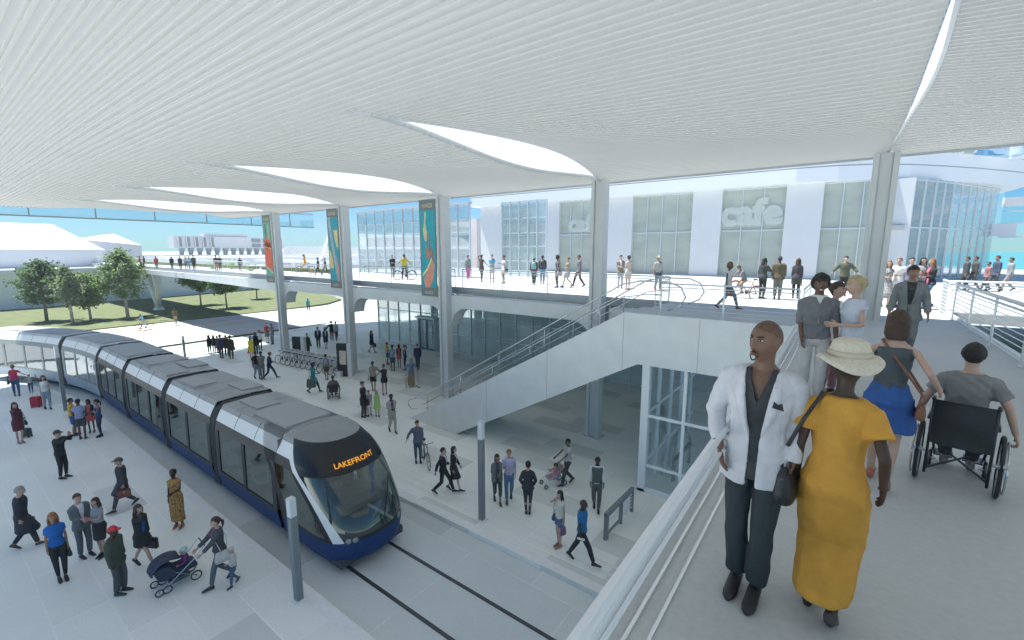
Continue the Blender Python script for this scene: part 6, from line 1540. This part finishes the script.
a=person(509,449,500,0,'ginger man in lilac shirt and blue jeans with a dark strap across his chest',skin='l',hair=('short','au'),top=J((.42,.40,.58),ls=.6),bottom=JN((.09,.17,.28),cuff=.05),legs='walk2',stride=.35,arms=('down','belly'),grp=G); shoulder(a,1,CH_,'small dark bag of the ginger man in the lilac shirt',size=.7,cross=True)
person(528,461,514,176,'woman in shiny black leather jacket and leggings walking away, arms in pockets',fem=True,skin='l',hair=('updo','k'),top=J((.035,.04,.045),ls=.95,hem=.84,off=.026,n='leather_jacket'),bottom=TR((.04,.045,.05),cuff=.036,off=.006),arms=('pocket','pocket'),legs='close',grp=G)
a=person(568,437.5,484,-60,'man in pale grey t-shirt and dark trousers pushing a small pushchair',skin='b',hair=('short','k'),top=J((.40,.42,.42)),bottom=TR((.06,.065,.075),cuff=.058),arms=('push','push'),legs='walk',stride=.5,grp=G)
sx_,sy_,_=atZ(554,484.5,0); pram(sx_,sy_,0,a.rz,'light folding pushchair with an orange pouch on the plaza',big=False)
bb=empty('person',(sx_,sy_,0),a.rz,'toddler in pink top sitting in the light pushchair','person',G3); sit_child(bb,-.05,.34,(.48,.20,.26),'br')
person(597,456,509,0,'man in dark green waistcoat over a white shirt and sunglasses',skin='d',hair=('short','k'),top=J((.62,.62,.64),ls=.93),vest=dict(c=(.08,.105,.095)),bottom=TR((.085,.10,.095)),legs='walk',stride=.25,arms=('down','down'),grp=G)
a=person(560,490,546,-50,'girl with very long black hair, white top and denim shorts, seen from the side',fem=True,skin='l',hair=('verylong','k'),top=J((.58,.55,.50),ls=.1),bottom=SH((.08,.13,.24),len=.3),arms=('down','ear'),legs='close',grp=G,barefoot=False,shoes=(.3,.17,.12)); shoulder(a,1,(.07,.10,.18),'navy shoulder bag of the girl in denim shorts',size=1.0)
hang(a,1 if 0 else 0,'plastic',(.20,.11,.18),'purple patterned carrier bag held by the girl in denim shorts',size=.8)
a=person(582,499,563,75,'bald man in bright blue polo shirt and black trousers striding right',skin='d',hair=('bald','k'),top=J((.012,.14,.32),off=.018),bottom=TR(BK,cuff=.05),legs='walk2',stride=.72,arms=('down','down'),grp=G,shoes=BK)
g=MB(); g.tube([(0,-.1,0),(0,.1,.02)],.03,10); o=g.build('paper_roll',mat('paper',(.7,.7,.68),.8),loc=a.hand[1]); o.rotation_euler=(0,R(60),a.rz); tag(o,'rolled white paper held by the man in the blue polo shirt','paper')
# ----- street
a=person(145,309,329,-85,'cyclist in pale blue shirt riding left along the street',skin='m',hair=('short','k'),top=J((.15,.36,.50),ls=.4),bottom=SH(TN),arms=('bars','bars'),seat=.93,lean=.35,xy=atZ(145,330,-.13)[:2],z=-.13,h=1.75,grp='people in the street')
bicycle((.06,.07,.07),a.x,a.y,-.13,a.rz,'dark bicycle ridden left along the street')
person(175,305.5,324,178,'man in olive jacket walking along the edge of the street by the lawn',skin='d',hair=('short','k'),top=J((.12,.11,.045),ls=.9,hem=.85,off=.03),bottom=TR((.28,.24,.16)),legs='walk',stride=.3,grp='people in the street')
person(308,296,311.5,30,'person in teal jacket walking on the pale road beyond the lawn',skin='d',hair=('short','k'),hat=('beanie',(.02,.07,.35)),top=J((.03,.26,.26),ls=.9,hem=.75,off=.03),bottom=TR(BK),legs='walk',stride=.5,grp='people in the street')
# ----- footbridge far left
G=G5
for px,yt,yf,fc,lab,c,b in ((139.5,257,268,90,'person in red at the far left end of the footbridge',(.45,.05,.08),BK),(144,257,268,-90,'person in black beside the red one at the far left end of the footbridge',BK,BK),
  (156,256,268.5,180,'lone person in red on the left part of the footbridge',(.45,.06,.06),CH_),(171.5,257,269,180,'person in black just left of the two light clothed walkers group on the footbridge',BK,BK),
  (180,256,269.5,0,'tall person in dark clothes fifth from the left on the footbridge',(.04,.05,.06),CH_),(185.5,256,269,10,'person in tan coat on the footbridge, left of the one in blue',(.30,.24,.18),CH_),
  (189,256,269,-10,'person in blue on the footbridge between the tan coat and the olive jacket',(.08,.22,.36),LD),(193.5,255,270,0,'man in olive jacket on the footbridge, right of the one in blue',(.07,.075,.05),BK),
  (216,255,271,170,'person in dark jacket and rust orange trousers by the shrubs',(.08,.06,.06),(.40,.12,.07)),(219.5,256,270.5,170,'person in black half hidden behind the rust trousered one',BK,BK),
  (240,257.5,272,178,'broad man in dark coat left of the red and green banner',(.035,.04,.05),CH_)):
    person(px,yt,yf,fc,lab,z=D,skin='m',hair=('short','k'),top=J(c,ls=.9,hem=.82,off=.028),bottom=TR(b),legs='walk' if px<200 else 'stand',stride=.3,grp=G)
# ----- upper deck
G=G4
a=person(305,256.5,273.5,-90,'cyclist in orange clothes riding behind the second banner',z=D,fem=True,skin='l',hair=('long','au'),top=J((.62,.30,.03),ls=.4,hem=.72),arms=('bars','bars'),seat=.93,lean=.1,h=1.72,grp=G); bicycle((.45,.42,.36),a.x,a.y,D,a.rz,'pale bicycle ridden left by the orange cyclist')
person(318,257,275,-70,'person in dark clothes walking behind the orange cyclist',z=D,skin='m',hair=('short','k'),top=J(CH_,ls=.9),bottom=TR(BK),legs='walk',stride=.7,grp=G)
person(325,258,275,-70,'second dark clothed walker just left of the blue and yellow banner',z=D,skin='m',hair=('short','k'),top=J((.12,.125,.13),ls=.9),bottom=TR(CH_),legs='walk2',stride=.7,grp=G)
person(392.5,255,277,0,'man in black leather jacket standing left of the yellow shirted cyclist',z=D,skin='l',hair=('short','br'),top=J(CH_),jacket=J(BK,hem=.82,off=.034),bottom=TR((.07,.09,.12)),arms=('belly','belly'),grp=G)
a=person(404.5,254,280,178,'cyclist in yellow shirt and black helmet standing astride a bicycle on the deck',z=D,skin='m',hair=('short','k'),hat=('helmet',BK),top=J((.50,.42,.04),ls=.35),bottom=TR(BK,cuff=.04),arms=('side','side'),legs='straddle',grp=G); bicycle((.04,.045,.05),a.x,a.y,D,a.rz+PI/2,'black bicycle held by the yellow shirted cyclist')
person(422,254,278,150,'woman with long black hair in pale lilac clothes beside the salmon figure banner',z=D,fem=True,skin='m',hair=('long','k'),top=J((.42,.42,.66),ls=.8,hem=.75),bottom=TR((.45,.45,.65)),legs='close',grp=G)
person(468,255,279,5,'woman in grey hooded top and bright pink trousers',z=D,fem=True,skin='m',hair=('short','k'),top=J((.20,.23,.25),ls=.9,hem=.78,off=.035),bottom=TR((.60,.06,.30),cuff=.045),legs='close',grp=G)
person(481.5,254.5,282,20,'woman in brown dress with one arm raised to her head',z=D,fem=True,skin='b',hair=('bun','br'),top=J((.12,.09,.085),hem=.70,ls=.1,n='dress'),arms=('side','headtop'),legs='cross',grp=G)
a=person(492,254,282.5,0,'man in sky blue t-shirt and pale shorts with red shoes',z=D,skin='l',hair=('short','lb'),top=J((.12,.36,.55)),bottom=SH((.5,.48,.38)),arms=('belly','belly'),shoes=(.45,.04,.08),grp=G)
a=person(504,255,283.5,-60,'woman in white dress with a black bag, right of the man in sky blue',z=D,fem=True,skin='m',hair=('bun','br'),top=J((.60,.60,.58),hem=.66,ls=.3,n='dress'),arms=('gesture','down'),legs='close',grp=G,shoes=BR); shoulder(a,-1,BK,'black bag of the woman in the white dress on the deck',size=1.0)
a=person(534,257,285.5,176,'person in maroon jacket and green hat with a teal backpack, seen from behind',z=D,skin='m',hair=('short','k'),hat=('beanie',(.03,.18,.12)),top=J((.12,.06,.11),ls=.9,off=.026),bottom=TR((.07,.08,.10),cuff=.042),legs='close',grp=G); backpack(a,(.18,.42,.38),'teal backpack of the person in the green hat')
a=person(542.5,255,284,176,'man in dark jacket and blue jeans with a dark backpack, seen from behind',z=D,skin='m',hair=('short','br'),top=J((.06,.065,.07),ls=.9,off=.034),bottom=JN((.12,.24,.42),cuff=.05),grp=G); backpack(a,(.07,.075,.08),'dark grey backpack of the man in blue jeans')
a=person(557.5,255,287.5,-70,'woman with curly hair and dark trousers carrying a pink bag near the stair column',z=D,fem=True,skin='d',hair=('curly','k'),top=J((.12,.13,.14),ls=.8),bottom=TR((.07,.08,.09),cuff=.05),grp=G); shoulder(a,-1,(.42,.26,.24),'dusty pink bag of the curly haired woman',size=1.2)
person(568,256,287.5,-80,'person in tan top and short skirt hurrying left of the stair column',z=D,fem=True,skin='l',hair=('updo','lb'),top=J((.30,.25,.18),ls=.8),bottom=SKT((.32,.32,.36),hem=.6),arms=('belly','belly'),legs='walk',stride=.6,grp=G)
person(579,254,287,-80,'person in dark grey coat hurrying, just left of the stair column',z=D,skin='m',hair=('short','br'),top=J((.17,.17,.19),ls=.9,hem=.8),bottom=TR(BK),legs='walk2',stride=.6,grp=G)
person(620.5,251,288.5,10,'man in taupe blazer and grey trousers facing the woman in beige above the stairs',z=D,skin='l',hair=('short','k'),top=J(WH,ls=.8),jacket=J((.22,.19,.15),**SUIT),bottom=TR((.45,.47,.5)),arms=('belly','belly'),shoes=(.25,.2,.12),grp=G)
person(628.5,255,290,-150,'woman in beige dress with dark hair tied up, above the stairs',z=D,fem=True,skin='m',hair=('bun','k'),top=J((.50,.42,.37),hem=.56,ls=.3,n='dress'),arms=('belly','belly'),legs='close',shoes=(.4,.15,.1),grp=G)
a=person(658,254,291,20,'person in straw coloured hat and dark jeans walking above the stairs',z=D,skin='m',hair=('short','br'),hat=('flatcap',(.42,.34,.2)),top=J((.32,.33,.31),ls=.7),bottom=JN((.04,.07,.10)),legs='walk',stride=.35,shoes=(.3,.1,.1),grp=G); backpack(a,(.11,.12,.11),'dark backpack of the walker above the stairs')
a=person(728.5,261,309.5,70,'woman with curly fair hair, white sleeveless top and jeans walking right on the landing',z=D,fem=True,skin='b',hair=('curly','lb'),top=J((.62,.62,.64),ls=0,hem=.84,off=.02),bottom=JN((.13,.18,.25),cuff=.04),legs='walk',stride=.7,grp=G,shoes=(.2,.1,.08)); hang(a,0,'handbag',(.62,.16,.10),'coral red handbag of the woman in the white sleeveless top',size=.9)
x_,y_,_=atZ(745,298,D); a=person(745,258,298,-60,'boy in grey t-shirt standing on the pedals of a bicycle doing a wheelie',z=D,skin='m',hair=('short','br'),top=J((.16,.17,.22)),bottom=SH((.3,.26,.2)),arms=('bars','bars'),legs='pedal',lean=.5,grp=G,h=1.6)
b=bicycle((.45,.12,.06),a.x,a.y,D,a.rz,'bicycle with its front wheel lifted, ridden by the boy in grey'); b.rotation_euler=(R(14),0,a.rz)
person(763,257.5,298.5,150,'woman in black jacket with a backpack, left of the broad man in brown',z=D,fem=True,skin='m',hair=('long','k'),top=J((.05,.055,.055),ls=.8,hem=.86,off=.03),bottom=TR(BK,cuff=.05),arms=('down','gesture'),grp=G)
person(778.5,253.5,299,176,'broad man in brown jacket and grey trousers seen from behind at the cafe',z=D,skin='b',hair=('short','k'),top=J((.10,.085,.055),ls=.9,hem=.80,off=.045),bottom=TR((.15,.155,.14),off=.022),grp=G)
a=person(797,258,298.5,178,'woman with long brown hair and dark coat seen from behind at the cafe',z=D,fem=True,skin='m',hair=('long','br'),top=J((.06,.06,.07),ls=.9,hem=.62,off=.03),bottom=TR(BK,cuff=.04),legs='stand',grp=G); hang(a,1,'handbag',(.48,.42,.33),'cream handbag beside the long haired woman in dark coat',size=.8)
person(844.5,254,296,0,'person in sunglasses and olive jacket with arms held out, behind the blonde',z=D,skin='l',hair=('bun','k'),top=J((.09,.095,.06),ls=.9,off=.034,hem=.84),bottom=TR(BK),arms=('side','side'),grp=G)
a=person(887,259.5,307,10,'woman in a black and white patterned long dress right of the walkway column',z=D,fem=True,skin='l',hair=('long','lb'),top=J((.28,.28,.29),hem=.34,ls=.2,pat=.85,n='dress'),arms=('belly','belly'),legs='walk',stride=.25,grp=G)
person(897,257,307,-15,'person with fair hair in a white t-shirt right of the patterned dress',z=D,skin='l',hair=('short','lb'),top=J(WH,off=.02),bottom=TR(WH),arms=('belly','down'),grp=G)
person(909.5,253,306,5,'tall dark haired man in blue grey shirt behind the man in the grey suit',z=D,skin='l',hair=('short','k'),top=J((.16,.18,.26),ls=.8),bottom=TR(CH_),grp=G)
person(920.5,256,306,20,'dark haired woman in grey leaning close to the woman in black blazer',z=D,fem=True,skin='l',hair=('long','k'),top=J((.28,.27,.28),ls=.8),bottom=TR(CH_),arms=('belly','belly'),grp=G)
person(930,257.5,309,-50,'woman with long auburn hair in black blazer and blue jeans right of the grey suit',z=D,fem=True,skin='l',hair=('verylong','au'),top=J((.55,.12,.2),ls=.2),jacket=J(BK,open=.05,hem=.82),bottom=JN((.08,.20,.38),cuff=.038),arms=('belly','read'),legs='walk',stride=.4,grp=G,shoes=BR)
for px,yt,yf,fc,lab,c,b,lg in ((966,255.5,291,-80,'person in black coat, leftmost beyond the right railing',(.045,.05,.05),BK,'walk'),(974.5,256,291,-70,'person in dark coat just right of the black coat beyond the right railing',(.07,.07,.07),CH_,'walk2'),
   (988,261,291,-60,'person in dull red beyond the right railing',(.30,.16,.16),CH_,'walk'),(996,254,292,-60,'tall person in navy against the lake at right',(.05,.07,.12),CH_,'walk2'),(1010,256.5,291,-70,'person in grey against the lake at the right edge',(.25,.27,.30),(.3,.25,.25),'walk')):
    person(px,yt,yf,fc,lab,z=D,skin='m',hair=('short','br'),top=J(c,ls=.9,hem=.8,off=.026),bottom=TR(b),legs=lg,stride=.5,grp=G)
# ---------------------------------------------------------------- air
hz=bpy.data.materials.new('haze_air'); hz.use_nodes=True; nt=hz.node_tree; nt.nodes.clear()
_o=nt.nodes.new('ShaderNodeOutputMaterial'); _v=nt.nodes.new('ShaderNodeVolumePrincipled'); _v.inputs['Density'].default_value=.0012; _v.inputs['Color'].default_value=(.90,.95,.98,1); _v.inputs['Anisotropy'].default_value=.1
nt.links.new(_v.outputs[0],_o.inputs['Volume'])
g=MB(); g.box((-320,-70,-1.35),(60,200,27)); tag(g.build('haze',hz),kind='stuff')
